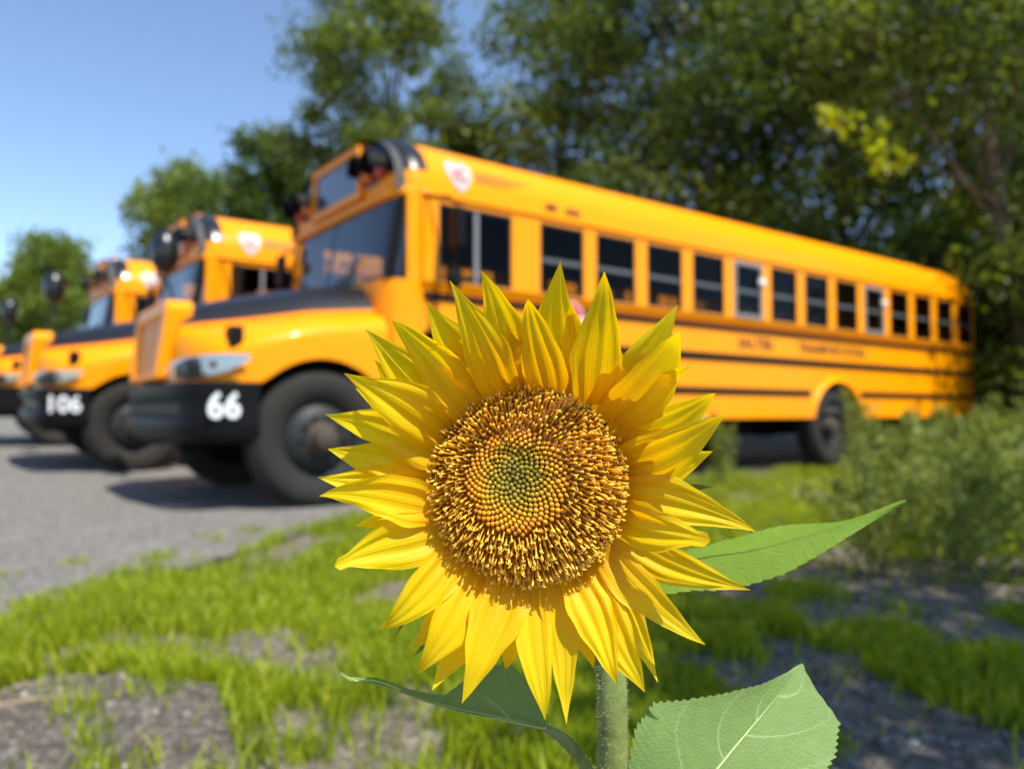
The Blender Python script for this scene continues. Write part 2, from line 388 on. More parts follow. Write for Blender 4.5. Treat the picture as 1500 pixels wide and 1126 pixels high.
        for nm, dv, mat in (('red_lamp', .90, M['redlens']), ('amber_lamp', .68, M['amber'])):
            cv = HW + s_*dv; cz = 2.76 if nm == 'red_lamp' else 2.78
            fu = .60 if nm == 'amber_lamp' else .62
            R = [[(fu-.05*math.cos(t)-.03*0, cv+.095*math.sin(t)*math.cos(a), cz+.095*math.sin(t)*math.sin(a)) for a in np.linspace(0, 2*math.pi, 21)] for t in np.linspace(.05, math.pi/2, 6)]
            R.append([(fu+.08, cv+.095*math.cos(a), cz+.095*math.sin(a)) for a in np.linspace(0, 2*math.pi, 21)])
            lamp = MB().grid(R).build(nm, mat, B, smooth=True)
            V1 = [[(uu, cv+rr*math.cos(a), cz+rr*math.sin(a)) for a in np.linspace(-.35, math.pi+.35, 18)] for uu, rr in ((.65, .125), (.54, .122), (.46, .118), (.46, .108), (.54, .112), (.65, .115))]
            MB().grid(V1).build('lamp_visor', M['plastic'], lamp, smooth=True)
    sg = MB().plate([[(HW-.56, 2.58), (HW+.56, 2.58), (HW+.52, 3.06), (HW-.52, 3.06)], [(HW-.50, 2.65), (HW+.50, 2.65), (HW+.46, 3.0), (HW-.46, 3.0)]], lambda a, b_, t: (.585+t, a, b_), .05).build('destination_sign', M['yellow'], B, bevel=.01)
    MB().plate([[(HW-.52, 2.63), (HW+.52, 2.63), (HW+.48, 3.02), (HW-.48, 3.02)]], lambda a, b_, t: (.61+t, a, b_), .012).build('sign_glass', M['signglass'], sg)
    MB().grid([[(u-.01, v+(HW-v)*.0, z) for u, v in plan_full()] for z in (2.47, 2.56)] + [[(u-.045, v, 2.53) for u, v in plan_full()], [(u-.045, v, 2.49) for u, v in plan_full()], [(u-.01, v, 2.47) for u, v in plan_full()]]).build('visor_strip', M['yellow'], B, smooth=True)
    for k in range(5):
        vv = HW+(-2+k)*.22; MB().lathe([(0, .04), (.03, .032), (.045, 0)], (.80, vv, 3.155 - .012*abs(k-2)), axis='z', n=12).build('marker_lamp', M['amber'], B, smooth=True)
    # ---- windshield and cowl
    def ws(z, ins=0): t = (z-1.78)/.7; return [(u-.12*(1-t)*(1 if 0 < i < len(plan_full())-1 else .3)+ins, v, z) for i, (u, v) in enumerate(plan_full())]
    wsn = MB().grid([ws(z) for z in (1.80, 2.0, 2.25, 2.485)])
    wo = wsn.build('windshield', M['wsglass'], B, smooth=True)
    for v0 in (.10, BW-.10):
        i0 = 3 if v0 < 1 else len(plan_full())-4
        MB().tube([Vector(ws(z)[i0])+Vector((.02, 0, 0)) for z in (1.8, 2.1, 2.48)], .05, 8).build('windshield_pillar', M['chassis'], wo)
    MB().tube([Vector(ws(z)[7])+Vector((.01,0,0)) for z in (1.8, 2.48)], .016, 6).build('center_strip', M['frame'], wo)
    for s_ in (0, 1):
        a = .25 if not s_ else BW-.25
        MB().tube([(.48, HW+(-.12 if not s_ else .12), 1.79), (.50, (a+HW)/2, 1.88), (.525, a+.25*(1-2*s_), 2.02)], .012, 6).build('wiper', M['plastic'], wo)
    MB().grid([ws(z) for z in (1.77, 1.80, 1.815)]).build('windshield_gasket', M['frame'], wo)
    low_plan = lambda z: [(u-.095, v, z) for u, v in plan_full()]
    cw = MB().grid([[(u-.13, v, z) for u, v in plan_full()] for z in (.92, 1.3, 1.6, 1.785)])
    for side in (0, 1):
        y0 = 0 if not side else BW; d = .05 if not side else -.05
        cw.box((.45 if 0 else .60, min(y0, y0+d), .60), (U_A, max(y0, y0+d), 1.0)); cw.box((.70, min(y0, y0+d), 1.0), (U_A+.001, max(y0, y0+d), 2.5))
    cw.build('cowl', M['yellow'], B, smooth=True)
    # ---- hood and fenders
    US = [-.93, -.915, -.88, -.80, -.70, -.58, -.45, -.30, -.15, 0, .15, .30, .42, .53]
    ip = lambda u, tab: float(np.interp(u, [t[0] for t in tab], [t[1] for t in tab]))
    ZC = [(-.93, 1.40), (-.915, 1.47), (-.88, 1.52), (-.4, 1.65), (0, 1.74), (.53, 1.82)]
    VE = [(-.93, .80), (-.88, .66), (-.4, .48), (0, .34), (.53, .20)]
    ZE = [(-.93, 1.28), (-.88, 1.36), (-.4, 1.43), (0, 1.50), (.53, 1.545)]
    VS = [(-.93, .80), (-.915, .62), (-.88, .45), (-.82, .28), (-.70, .13), (-.53, .05), (-.3, .015), (0, .0), (.42, .0)]
    ZF = [(-.93, 1.12), (-.9, 1.15), (-.7, 1.22), (-.45, 1.31), (-.2, 1.385), (0, 1.42), (.42, 1.45)]
    def zb(u): return max(.925, .51+math.sqrt(max(0, .60**2-u*u))) if abs(u) < .60 else .925
    hood = MB(); topg = []
    for u in US:
        ve, ze, zc = ip(u, VE), ip(u, ZE), ip(u, ZC); row = []
        for k in range(-12, 13):
            t = k/12; v = HW+(HW-ve)*t; zz = zc - (zc-ze)*(abs(t)**6)
            zz -= .05*math.exp(-((abs(t)-.62)/.10)**2)*min(1, max(0, (u+.9)/.5))
            row.append((u, v, zz))
        topg.append(row)
    hood.grid(topg); hood.build('hood', M['black'], B, smooth=True)
    for side in (0, 1):
        rows = []
        for u in US:
            ve, ze, vs, zf, z0 = ip(u, VE), ip(u, ZE)+.004, ip(u, VS), ip(u, ZF), zb(u)
            row = [(ve, ze), (ve, ze-.05)]
            for t in np.linspace(0, 1, 9)[1:]:
                a = t*math.pi/2; row.append((vs+(ve-vs)*(1-math.sin(a)) if 0 else ve-(ve-vs)*math.sin(a)**.9, (zf-.12)+((ze-.05)-(zf-.12))*math.cos(a)**1.15))
            row += [(vs, zf-.12-(zf-.12-z0)*t) for t in (.33, .66, 1)] + [(vs+.05, z0)]
            rows.append([(u, v if not side else BW-v, z) for v, z in row])
        fe = MB().grid(rows).build('fender', M['yellow'], B, smooth=True)
        L = [[(.60*math.cos(a)+0, (-.006 if not side else BW+.006)+(0 if 1 else 0), .51+.60*math.sin(a)) for a in np.linspace(.55, math.pi-.72, 20)]]
        L.append([(p[0]*.93, p[1]+(.10 if not side else -.10), .51+(p[2]-.51)*.93) for p in L[0]])
        MB().grid(L).build('wheel_arch_lip', M['plastic'], fe, smooth=True)
        # headlamp
        HL = [(-.925, .70, .955, 1.045), (-.905, .56, .945, 1.085), (-.86, .40, .945, 1.105), (-.78, .22, .96, 1.115), (-.66, .105, 1.0, 1.12), (-.53, .03, 1.075, 1.115)]
        fy = (lambda v: v) if not side else (lambda v: BW-v)
        bk = MB().grid([[(u-.018, fy(v-.022), z0+(z1-z0)*t) for t in np.linspace(0, 1, 5)] for u, v, z0, z1 in HL]).build('headlamp', M['chrome'], B, smooth=True)
        MB().grid([[(u-.045-.012*math.sin(t*math.pi), fy(v-.048-.012*math.sin(t*math.pi)), z0+(z1-z0)*t) for t in np.linspace(0, 1, 6)] for u, v, z0, z1 in HL]).build('headlamp_lens', M['lens'], bk, smooth=True)
        for (u, v, z, r_, mt) in ((-.895, .53, 1.01, .055, 'chrome'), (-.84, .33, 1.03, .05, 'chrome'), (-.755, .185, 1.045, .028, 'redlens')):
            sp_ = MB(); sp_.grid([[(u-.03+r_*math.sin(t)*math.cos(a)*.4, fy(v-.034+r_*math.sin(t)*math.cos(a)*.9), z+r_*math.sin(t)*math.sin(a)) if 1 else 0 for a in np.linspace(0, 2*math.pi, 17)] for t in np.linspace(0.02, math.pi-.02, 9)]).build('bulb_reflector', M[mt], bk, smooth=True)
        # hood latch
        yl = fy(.17); MB().box((-.66, yl-.075, 1.17), (-.56, yl+.075, 1.33)).build('hood_latch', M['plastic'], B, bevel=.02)
    # ---- grille
    gp = [(HW-.50, .95), (HW+.50, .95), (HW+.56, 1.50), (HW+.50, 1.56), (HW-.50, 1.56), (HW-.56, 1.50)]
    gh = [(HW-.40, .99), (HW+.40, .99), (HW+.45, 1.44), (HW-.45, 1.44)]
    fg = lambda a, b_, t: (-1.03+.07*(b_-.95)/.6+t, a, b_)
    gr = MB().plate([gp, gh], fg, .20).build('grille', M['yellow'], B, bevel=.025)
    MB().plate([[(HW-.44, .97), (HW+.44, .97), (HW+.48, 1.46), (HW-.48, 1.46)]], lambda a, b_, t: (-.96+.07*(b_-.95)/.6+t, a, b_), .02).build('grille_backing', M['plastic'], gr)
    slat = None
    for k in range(19):
        x0 = HW-.396+k*.044; sl_ = 1+.12*(x0-HW)
        P = [fg(x0-.014, .98, .03), fg(x0+.014, .98, .03), fg(HW+(x0+.014-HW)*1.12, 1.45, .03), fg(HW+(x0-.014-HW)*1.12, 1.45, .03)]
        Q = [(a+.05, b_, c_) for a, b_, c_ in P]
        MB().add(P+Q, [(0, 1, 2, 3), (4, 7, 6, 5), (0, 4, 5, 1), (3, 2, 6, 7), (0, 3, 7, 4), (1, 5, 6, 2)]).build('slat', M['yellow'], gr)
    # ---- bumper
    bp = [(-.47, .015), (-.62, .018), (-.78, .04), (-.87, .11), (-.935, .24), (-.98, .48), (-1.01, .8), (-1.02, HW)]
    bp = bp + [(u, BW-v) for u, v in reversed(bp[:-1])]
    prof = [(0.06, .925), (.0, .915), (-.005, .82), (.005, .80), (.07, .78), (.07, .69), (.01, .67), (0, .65), (0, .55), (.03, .50), (.10, .49)]
    rows = []
    for i, (u, v) in enumerate(bp):
        c_ = 1 if abs(v-HW) < .85 else 0; dirv = (Vector((-.2, HW, 0))-Vector((u, v, 0))).normalized(); row = []
        for (off, z) in prof:
            if .66 < z < .81 and not c_: off = 0
            row.append((u+dirv.x*off, v+dirv.y*off, z))
        rows.append(row)
    MB().grid(rows).build('front_bumper', M['plastic'], B, smooth=True)
    MB().box((-.9, .45, .80), (-.3, BW-.45, .93)).box((-.86, .62, .44), (.5, .80, .62)).box((-.86, BW-.80, .44), (.5, BW-.62, .62)).box((-.75, .75, .55), (.6, BW-.75, 1.2)).box((-.2, .7, .45), (.2, BW-.7, .58)).build('engine_frame', M['chassis'], B)
    # ---- rear shell, floor, chassis
    rp = [(U_END, 0), (11.28, .015), (11.36, .055), (11.42, .13), (11.45, .24), (11.46, HW)]; rp = rp+[(u, BW-v) for u, v in reversed(rp[:-1])]
    MB().grid([[(u, v, z) for u, v in rp] for z in (Z_SK, 1.0, 1.7, Z_EAVE, 2.62)]).build('rear_wall', M['yellow'], B, smooth=True)
    MB().plate([[(HW-.45, 1.85), (HW+.45, 1.85), (HW+.45, 2.45), (HW-.45, 2.45)]], lambda a, b_, t: (11.455+t, a, b_), .02).build('rear_window', M['signglass'], B)
    MB().box((11.44, .1, .45), (11.56, BW-.1, .70)).build('rear_bumper', M['plastic'], B, bevel=.02)
    fl = MB().box((.62, .06, .70), (U_END, BW-.06, .78)); fl.build('floor', M['inner'], B)
    ch = MB().box((.5, .75, .40), (10.9, .90, .66)).box((.5, BW-.90, .40), (10.9, BW-.75, .66))
    for u in np.arange(1.2, 10.8, 1.3): ch.box((u, .1, .52), (u+.09, BW-.1, .69))
    ch.box((2.2, .25, .32), (3.5, .72, .60)).box((7.0665-.06, .3, .45), (7.0665+.06, BW-.3, .57))
    ch.box((6.44, .34, .62), (7.7, .40, 1.18)).box((6.44, BW-.40, .62), (7.7, BW-.34, 1.18)).build('chassis', M['chassis'], B)
    MB().box((.58, .2, 1.45), (.90, BW-.2, 1.72)).build('dashboard', M['plastic'], B, bevel=.04)
    sw = MB().tube([(1.0+.10*math.sin(a), .62+.23*math.cos(a), 1.72+.20*math.sin(a)) for a in np.linspace(0, 2*math.pi, 25)], .014, 6, False).build('steering_wheel', M['plastic'], B, smooth=True)
    # ---- seats
    sb = MB().box((.0, 0, .90), (.10, .95, 1.50)).box((-.02, .02, 1.5), (.09, .93, 1.86)).box((-.42, .02, 1.02), (.0, .93, 1.22)).box((-.35, .1, .78), (-.30, .15, 1.02)).box((-.35, .8, .78), (-.30, .85, 1.02))
    s0 = None
    for k in range(12):
        for v in (.10, BW-.10-.95):
            if s0 is None: s0 = sb.build('seat', M['seat'], B, bevel=.03); ob = s0
            else: ob = s0.copy(); COL.objects.link(ob); ob.parent = B
            ob.location = (2.95+PS*k, v, 0)
    ds = MB().box((1.60, .35, .78), (1.74, .90, 1.98)).box((1.25, .35, 1.0), (1.6, .90, 1.25)).build('driver_seat', M['seat'], B, bevel=.04)
    # ---- wheels
    def wheel(u, v, side, rear):
        s_ = 1 if not side else -1
        tp = [(.30, .03), (.33, .004), (.40, -.012), (.455, -.010), (.492, .012), (.508, .04), (.51, .12), (.51, .20), (.500, .25), (.46, .275), (.38, .28), (.30, .25)]
        t = MB().lathe([(r_, h_*s_) for r_, h_ in tp], (0, 0, 0), n=48); w = t.build('wheel', M['rubber'], B, smooth=True, loc=(u, v, .51))
        tr = MB()
        for k in range(60):
            a = 2*math.pi*k/60
            for (h0, h1, da) in ((.035, .125, 0), (.145, .235, .05)):
                ca, sa = math.cos(a+da), math.sin(a+da); cb, sb_ = math.cos(a+da+.075), math.sin(a+da+.075)
                V_ = [(r_*cc, h_*s_, r_*ss) for r_ in (.502, .519) for (cc, ss) in ((ca, sa), (cb, sb_)) for h_ in (h0, h1)]
                tr.add(V_, [(0,1,3,2),(4,6,7,5),(0,4,5,1),(2,3,7,6),(0,2,6,4),(1,5,7,3)])
        tr.build('tread', M['rubber'], w)
        if not rear: rp_ = [(.315, .015), (.30, .02), (.285, .05), (.27, .06), (.24, .035), (.20, .0), (.15, -.005), (.0, -.005)]
        else: rp_ = [(.315, .015), (.30, .02), (.285, .07), (.26, .13), (.20, .15), (.14, .15), (0, .15)]
        MB().lathe([(r_, h_*s_) for r_, h_ in rp_], (0, 0, 0), n=32).build('rim', M['rim'], w, smooth=True)
        hp = [(.13, .0), (.125, -.03), (.10, -.045), (.085, -.10), (.06, -.115), (0, -.118)] if not rear else [(.14, .15), (.135, .06), (.115, .03), (.10, -.02), (.07, -.03), (0, -.03)]
        MB().lathe([(r_, h_*s_) for r_, h_ in hp], (0, 0, 0), n=24).build('hub', M['rust'], w, smooth=True)
        nb = MB(); base = -.005 if not rear else .15
        for k in range(10):
            a = 2*math.pi*k/10; nb.lathe([(0, (base-.035)*s_), (.016, (base-.03)*s_), (.018, base*s_)], (.165*math.cos(a), 0, .165*math.sin(a)), n=6)
        nb.build('lug_nuts', M['rim'], w)
    for u, rear in ((0, False), (7.0665, True)):
        wheel(u, .03, 0, rear); wheel(u, BW-.03, 1, rear)
    # rear wheel-opening lip
    for side in (0, 1):
        L = [[(7.0665+.60*math.cos(a), (-.05 if not side else BW+.05), .51+.60*math.sin(a)) for a in np.linspace(.21, math.pi-.21, 24)]]
        L.append([(7.0665+.66*math.cos(a), (.0 if not side else BW), .51+.66*math.sin(a)) for a in np.linspace(.19, math.pi-.19, 24)])
        L.insert(0, [(p[0], p[1]+(.09 if not side else -.09), p[2]) for p in L[0]])
        MB().grid(L).build('wheel_arch_trim', M['yellow'], B, smooth=True)
    # ---- mirrors
    arm = MB().tube([(.86, -.03, 2.48), (.97, -.20, 2.46), (1.0, -.27, 2.40), (.99, -.27, 1.72), (.95, -.18, 1.64), (.88, -.02, 1.60)], .013, 6).build('mirror_arm', M['plastic'], B)
    MB().box((.965, -.37, 2.02), (1.035, -.18, 2.36)).build('side_mirror', M['plastic'], arm, bevel=.03)
    MB().lathe([(0, -.05), (.06, -.04), (.085, 0), (.07, .03), (0, .035)], (.975, -.28, 1.78), n=16).build('convex_mirror', M['plastic'], arm, smooth=True)
    arm = MB().tube([(.80, BW+.02, 2.46), (.66, BW+.20, 2.45), (.62, BW+.27, 2.40), (.62, BW+.27, 1.72), (.80, BW+.02, 1.60)], .013, 6).build('mirror_arm', M['plastic'], B)
    MB().box((.59, BW+.17, 2.08), (.66, BW+.36, 2.42)).build('side_mirror', M['plastic'], arm, bevel=.03)
    arm = MB().tube([(-.35, BW-.20, 1.36), (-.52, BW-.02, 1.75), (-.60, BW+.04, 2.05), (-.60, BW+.05, 2.30)], .014, 6).tube([(-.70, BW-.45, 1.36), (-.66, BW-.2, 1.8), (-.60, BW+.05, 2.14)], .012, 6).build('crossview_mirror_arm', M['plastic'], B)
    eg = [[(-.60+.14*math.sin(t)*math.cos(a), BW+.06+.15*math.sin(t)*math.sin(a), 2.27+.22*math.cos(t)) for a in np.linspace(0, 2*math.pi, 21)] for t in np.linspace(.01, math.pi-.01, 12)]
    MB().grid(eg).build('crossview_mirror', M['black'], arm, smooth=True)
    # ---- stop arm sign folded on the side
    oc = [(2.36+.23*math.cos(math.pi/8+k*math.pi/4), 1.53+.23*math.sin(math.pi/8+k*math.pi/4)) for k in range(8)]
    st = MB().plate([oc], lambda a, b_, t: (a, -.09+t, b_), .012).build('stop_sign', M['redpaint'], B)
    oc2 = [(2.36+(x-2.36)*.93, 1.53+(z-1.53)*.93) for x, z in oc]; oc3 = [(2.36+(x-2.36)*.87, 1.53+(z-1.53)*.87) for x, z in oc]
    MB().plate([oc2, oc3], lambda a, b_, t: (a, -.094+t, b_), .004).build('sign_border', M['white'], st)
    text_obj('sign_lettering', 'STOP', .17, M['white'], st, (2.36, -.094, 1.53), (1, 0, 0), (0, 0, 1), .34)
    MB().box((2.10, -.08, 1.47), (2.62, -.02, 1.52)).build('stop_arm', M['plastic'], st)
    # ---- lettering and badge
    text_obj('company_lettering', 'SALTER', .175, M['decal'], B, (5.34, -.003, 1.505), (1, 0, 0), (0, 0, 1), .68)
    text_obj('company_lettering', 'TRANSPORTATION', .175, M['decal'], B, (7.01, -.003, 1.505), (1, 0, 0), (0, 0, 1), 1.58)
    text_obj('roof_lettering', 'M  66', .10, M['decal'], B, (2.36, -.006, 2.615), (1, 0, 0), (0, 0, 1), .42)
    def onroof(u, sarc, off=.006):
        th = math.pi*.5*min(1, max(0, sarc)); v, z = arch(th); v2, z2 = arch(th+.01); d = Vector((0, z2-z, -(v2-v))).normalized(); return (u, v-d.y*off if 0 else v-abs(d.y)*off, Z_EAVE+z+abs(d.z)*off)
    sh = [(-.13, .10), (-.06, .14), (0, .11), (.06, .14), (.13, .10), (.125, 0), (.06, -.11), (0, -.16), (-.06, -.11), (-.125, 0)]
    def zroof(du, dz):  # height on the roof side -> point on its surface
        y = min(.999, (2.74+dz-Z_EAVE)/(Z_TOP-Z_EAVE)); x = (1-y**2.5)**(1/2.5); return (1.22+du, HW-HW*x-.007, 2.74+dz)
    ctr = zroof(0, 0); VV = [ctr]+[zroof(a, c_) for a, c_ in sh]
    bd = mk('shield_badge', VV, [(0, i+1, (i+1) % 10+1) for i in range(10)], M['badge'], B)
    tb = text_obj('badge_letters', 'IC', .15, M['redpaint'], bd, (1.22, 0, 2.74), (1, 0, 0), (0, 0, 1), .13, ext=0)
    for v_ in tb.data.vertices: v_.co = Vector(zroof(v_.co.x-1.22, v_.co.z-2.74))+Vector((0, -.005, 0))
    st_ = MB()
    for dz, l in ((.06, .62), (.02, .52), (-.02, .40)): st_.grid([[zroof(.16, dz+.008), zroof(.16+l, dz+.004)], [zroof(.16, dz-.008), zroof(.16+l, dz-.004)]])
    st_.build('badge_stripes', M['stripe'], bd)
    # underbody lamps: amber side marker
    MB().box((10.95, -.03, 1.15), (11.05, -.001, 1.19)).build('side_marker', M['redlens'], B)
    return B
BP = Vector((BX, BY, 0))
bus1 = build_bus()
bus1.location = BP + Vector((0, 0, .012)); bus1.rotation_euler = (0, 0, PHI)
tag(bus1, 'yellow school bus with 66 on its bumper, closest to the sunflower', 'school bus', 'school buses parked side by side')
def numtext(bus, s, w): text_obj('fleet_number', s, .25, M['white'], bus, (-.72, .010, .745), (1, -.10, 0), (0, 0, 1), w, ext=.004)
bus2 = copy_tree(bus1); bus3 = copy_tree(bus1)
for b_, (du, dv), lab in ((bus2, (-.56, 3.95), 'yellow school bus with 106 on its bumper, in the middle of the row'), (bus3, (-.84, 8.3), 'yellow school bus at the far end of the row, beyond bus 106')):
    p = BP + Uv*du + Vv*dv; p.z = float(gz(p.x, p.y)) + .012
    b_.location = p; b_.rotation_mode = 'QUATERNION'
    b_.rotation_quaternion = (Matrix.Rotation(PHI, 3, 'Z') @ Matrix.Rotation(math.atan(SLOPE), 3, 'X')).to_quaternion()
    b_['label'] = lab
numtext(bus1, '66', .22); numtext(bus2, '106', .30)

# ------------------------------------------------------------------ trees
M['bark'] = paint('tree_bark', (.085, .068, .05), .9, 0, 0, .5, 14)
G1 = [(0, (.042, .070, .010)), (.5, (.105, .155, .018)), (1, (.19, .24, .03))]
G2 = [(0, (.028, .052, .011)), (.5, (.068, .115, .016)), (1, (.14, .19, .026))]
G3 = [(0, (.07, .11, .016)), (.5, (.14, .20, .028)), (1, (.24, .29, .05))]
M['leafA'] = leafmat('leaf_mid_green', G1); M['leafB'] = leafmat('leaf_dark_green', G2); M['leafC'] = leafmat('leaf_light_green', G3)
M['leafSunlit'] = leafmat('leaf_sunlit_yellow_green', [(0, (.20, .26, .01)), (1, (.36, .42, .015))], .55)  # leaf green shifted to yellow: sunlight put into the colour
def leaf_quads(P, size, up=.35, asp=.55):
    """diamond leaves folded along the midrib: 4 verts, 2 tris"""
    n = len(P); d = rng.normal(size=(n, 3)); d /= np.linalg.norm(d, axis=1)[:, None]
    nn = rng.normal(size=(n, 3)); nn[:, 2] += up*2; nn -= d*(nn*d).sum(1)[:, None]; nn /= np.linalg.norm(nn, axis=1)[:, None]
    s_ = np.cross(d, nn); L = (size*(.55+1.0*rng.uniform(0, 1, n)**2)*1.15)[:, None]
    V = np.stack([P-d*L*.5, P+s_*L*asp*.5+nn*L*.12, P+d*L*.5, P-s_*L*asp*.5+nn*L*.12], 1).reshape(-1, 3)
    b_ = np.arange(n)*4; F = np.concatenate([np.stack([b_, b_+1, b_+2], 1), np.stack([b_, b_+2, b_+3], 1)]); return V, F
def tree(name, X, Y, h, blobs, n, mat, label, group, size=.15, lean=(0, 0), trunk=.16, clumps=26, cat='tree', spread=.26):
    base = Vector((X, Y, float(gz(X, Y))-.05)); T = empty(name, base); tag(T, label, cat, group)
    mb = MB(); top = Vector((lean[0], lean[1], h*.72)); pts = [Vector((0, 0, 0)).lerp(top, t)+Vector((.12*math.sin(5*t+X), .12*math.cos(4*t+Y), 0))*(t > 0) for t in np.linspace(0, 1, 8)]
    mb.tube(pts, [trunk*(1-.75*t)*(1.25 if t == 0 else 1) for t in np.linspace(0, 1, 8)], 8)
    n = int(n*1.9); P = []; tn = []; vol = sum(b_[3]**2 for b_ in blobs)
    for (bx, by, bz, br) in blobs:
        c = Vector((bx, by, bz)); k = min(6, max(1, int(7*bz/h*.75))); s0 = pts[k]
        mid = s0.lerp(c, .5)+Vector((0, 0, -.08*br)); mb.tube([s0, mid, c, c+(c-mid)*.5], [trunk*.30, trunk*.22, trunk*.14, .012], 6)
        cc = rng.normal(size=(clumps, 3)); cc /= np.linalg.norm(cc, axis=1)[:, None]; cc *= (br*rng.uniform(.3, 1.12, clumps)**.6)[:, None]; cc[:, 2] *= .9
        for q in cc[:6]:
            e = c+Vector(q); mb.tube([c, c.lerp(e, .5)+Vector((0, 0, .06)), e], [trunk*.14, trunk*.09, .008], 4, False)
        m_ = int(n*br**2/vol); ci = rng.integers(0, clumps, m_); rad = br*spread*rng.uniform(.6, 1.5, clumps)
        pp = cc[ci]+np.clip(rng.normal(size=(m_, 3)), -2, 2)*rad[ci][:, None]*np.array([1, 1, .7]); P.append(pp+np.array(c)); tn.append(np.clip(rng.normal(.45, .16, m_)+.22*rng.normal(size=clumps)[ci], 0, 1))
    P = np.concatenate(P); tn = np.concatenate(tn); ok = P[:, 2] > .1; P, tn = P[ok], tn[ok]
    mb.build('trunk', M['bark'], T, smooth=True)
    V, F = leaf_quads(P, size); mk_np('crown', V, F, mat, T, np.repeat(tn, 4))
    return T
def crown(rx, z0, z1, n, seed, rb):
    r_ = random.Random(seed); out = []
    for i in range(n):
        t = (i+.5)/n; z = z0+(z1-z0)*t; w = rx*math.sin(math.pi*min(1, max(.08, .12+.86*t)))**.7; a = i*2.4+seed
        out.append((w*.75*math.cos(a)+r_.uniform(-.2, .2), w*.75*math.sin(a), z, rb*r_.uniform(.75, 1.2)))
    return out
GB = 'trees along the back of the lot'
tree('maple_tree', -26.2, 42, 10.4, crown(2.3, 4.2, 8.7, 9, 1, 1.5), 9000, M['leafC'], 'round leafy tree standing alone beyond the far bus', GB, .26)
tree('maple_tree', -21.5, 46, 8.5, crown(2.0, 3, 6.8, 6, 12, 1.5), 5000, M['leafA'], 'low dark tree in the gap behind the windshields of the far buses', GB, .26)
tree('maple_tree', -30.6, 46, 7.5, crown(2.6, 2, 7.0, 8, 61, 1.6), 6000, M['leafC'], 'low spreading tree at the left of the round leafy tree', GB, .26)
tree('ash_tree', -13.4, 30, 11, crown(1.8, 4.0, 9.4, 9, 2, 1.2), 8500, M['leafC'], 'pale green tree rising behind the roof of bus 106', GB, .2)
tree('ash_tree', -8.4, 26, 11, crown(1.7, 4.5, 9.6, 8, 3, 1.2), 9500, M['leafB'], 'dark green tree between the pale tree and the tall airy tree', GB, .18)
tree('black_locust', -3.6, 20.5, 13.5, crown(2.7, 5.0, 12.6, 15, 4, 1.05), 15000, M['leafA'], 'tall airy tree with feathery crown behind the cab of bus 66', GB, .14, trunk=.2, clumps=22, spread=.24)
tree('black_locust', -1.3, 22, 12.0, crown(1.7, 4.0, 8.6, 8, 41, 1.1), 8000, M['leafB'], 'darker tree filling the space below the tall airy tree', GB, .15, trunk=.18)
for i, (X, Y, h, rx, n, mt, lab) in enumerate([
    (1.5, 20, 14, 2.7, 15000, 'leafA', 'broad tree behind the first passenger windows of bus 66'),
    (3.9, 18.2, 15, 2.9, 16000, 'leafB', 'dark tree behind the middle windows of bus 66'),
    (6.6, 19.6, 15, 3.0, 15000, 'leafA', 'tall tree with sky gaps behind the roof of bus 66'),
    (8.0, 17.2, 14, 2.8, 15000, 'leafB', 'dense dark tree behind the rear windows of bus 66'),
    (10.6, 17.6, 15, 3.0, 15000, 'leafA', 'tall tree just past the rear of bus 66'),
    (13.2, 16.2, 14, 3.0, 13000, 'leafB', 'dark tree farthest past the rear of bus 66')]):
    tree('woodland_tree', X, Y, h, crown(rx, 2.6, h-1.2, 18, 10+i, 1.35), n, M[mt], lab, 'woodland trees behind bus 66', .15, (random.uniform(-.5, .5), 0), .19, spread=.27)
for i, (X, Y, h) in enumerate([(7.2, 16.2, 4.8), (9.3, 15.6, 5.2), (10.6, 13.6, 5.0)]):
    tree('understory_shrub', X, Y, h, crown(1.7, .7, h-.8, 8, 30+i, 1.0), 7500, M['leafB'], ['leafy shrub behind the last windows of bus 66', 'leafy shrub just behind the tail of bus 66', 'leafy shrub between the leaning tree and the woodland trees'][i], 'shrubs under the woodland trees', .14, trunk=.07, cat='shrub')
tree('understory_shrub', 9.0, 11.6, 4.4, crown(1.25, .6, 3.6, 9, 77, .9), 7000, M['leafA'], 'leafy shrub hiding the foot of the leaning tree', 'shrubs under the woodland trees', .12, trunk=.06, cat='shrub')
rt = tree('leaning_tree', 8.5, 11.9, 12, [(-.8, 0, 6.3, 1.1), (-1.5, .4, 7.6, 1.2), (-.3, -.3, 8.6, 1.3), (-2.6, .3, 6.9, .9), (-.9, .2, 9.8, 1.2), (.8, 0, 5.2, 1.2), (.5, .3, 3.6, 1.1), (1.6, 0, 7.2, 1.4), (1.2, .3, 2.2, 1.0), (-.1, .5, 4.6, .8)], 11000, M['leafA'], 'leaning tree with bare grey trunk beside the weeds', GB, .13, (-1.1, .2), .13, spread=.3)
P = np.concatenate([rng.normal(size=(16, 3))*np.array([.10, .1, .09])+np.array(q) for q in ((-2.75, -.2, 5.25), (-3.2, -.2, 5.38), (-2.85, -.2, 4.95), (-2.4, -.2, 4.72), (-2.65, -.2, 4.55), (-3.5, -.2, 5.45))])
V, F = leaf_quads(P, .17, .8, .75); mk_np('sunlit_leaves', V, F, M['leafSunlit'], rt, np.repeat(rng.uniform(0, 1, len(P)), 4))  # sunlit cluster on the branch, its sunlight painted as yellower leaves
MB().tube([(-.45, .05, 4.0), (-1.5, -.1, 4.5), (-2.5, -.2, 4.95), (-3.4, -.2, 5.4)], [.03, .022, .015, .008], 5).build('side_branch', M['bark'], rt)
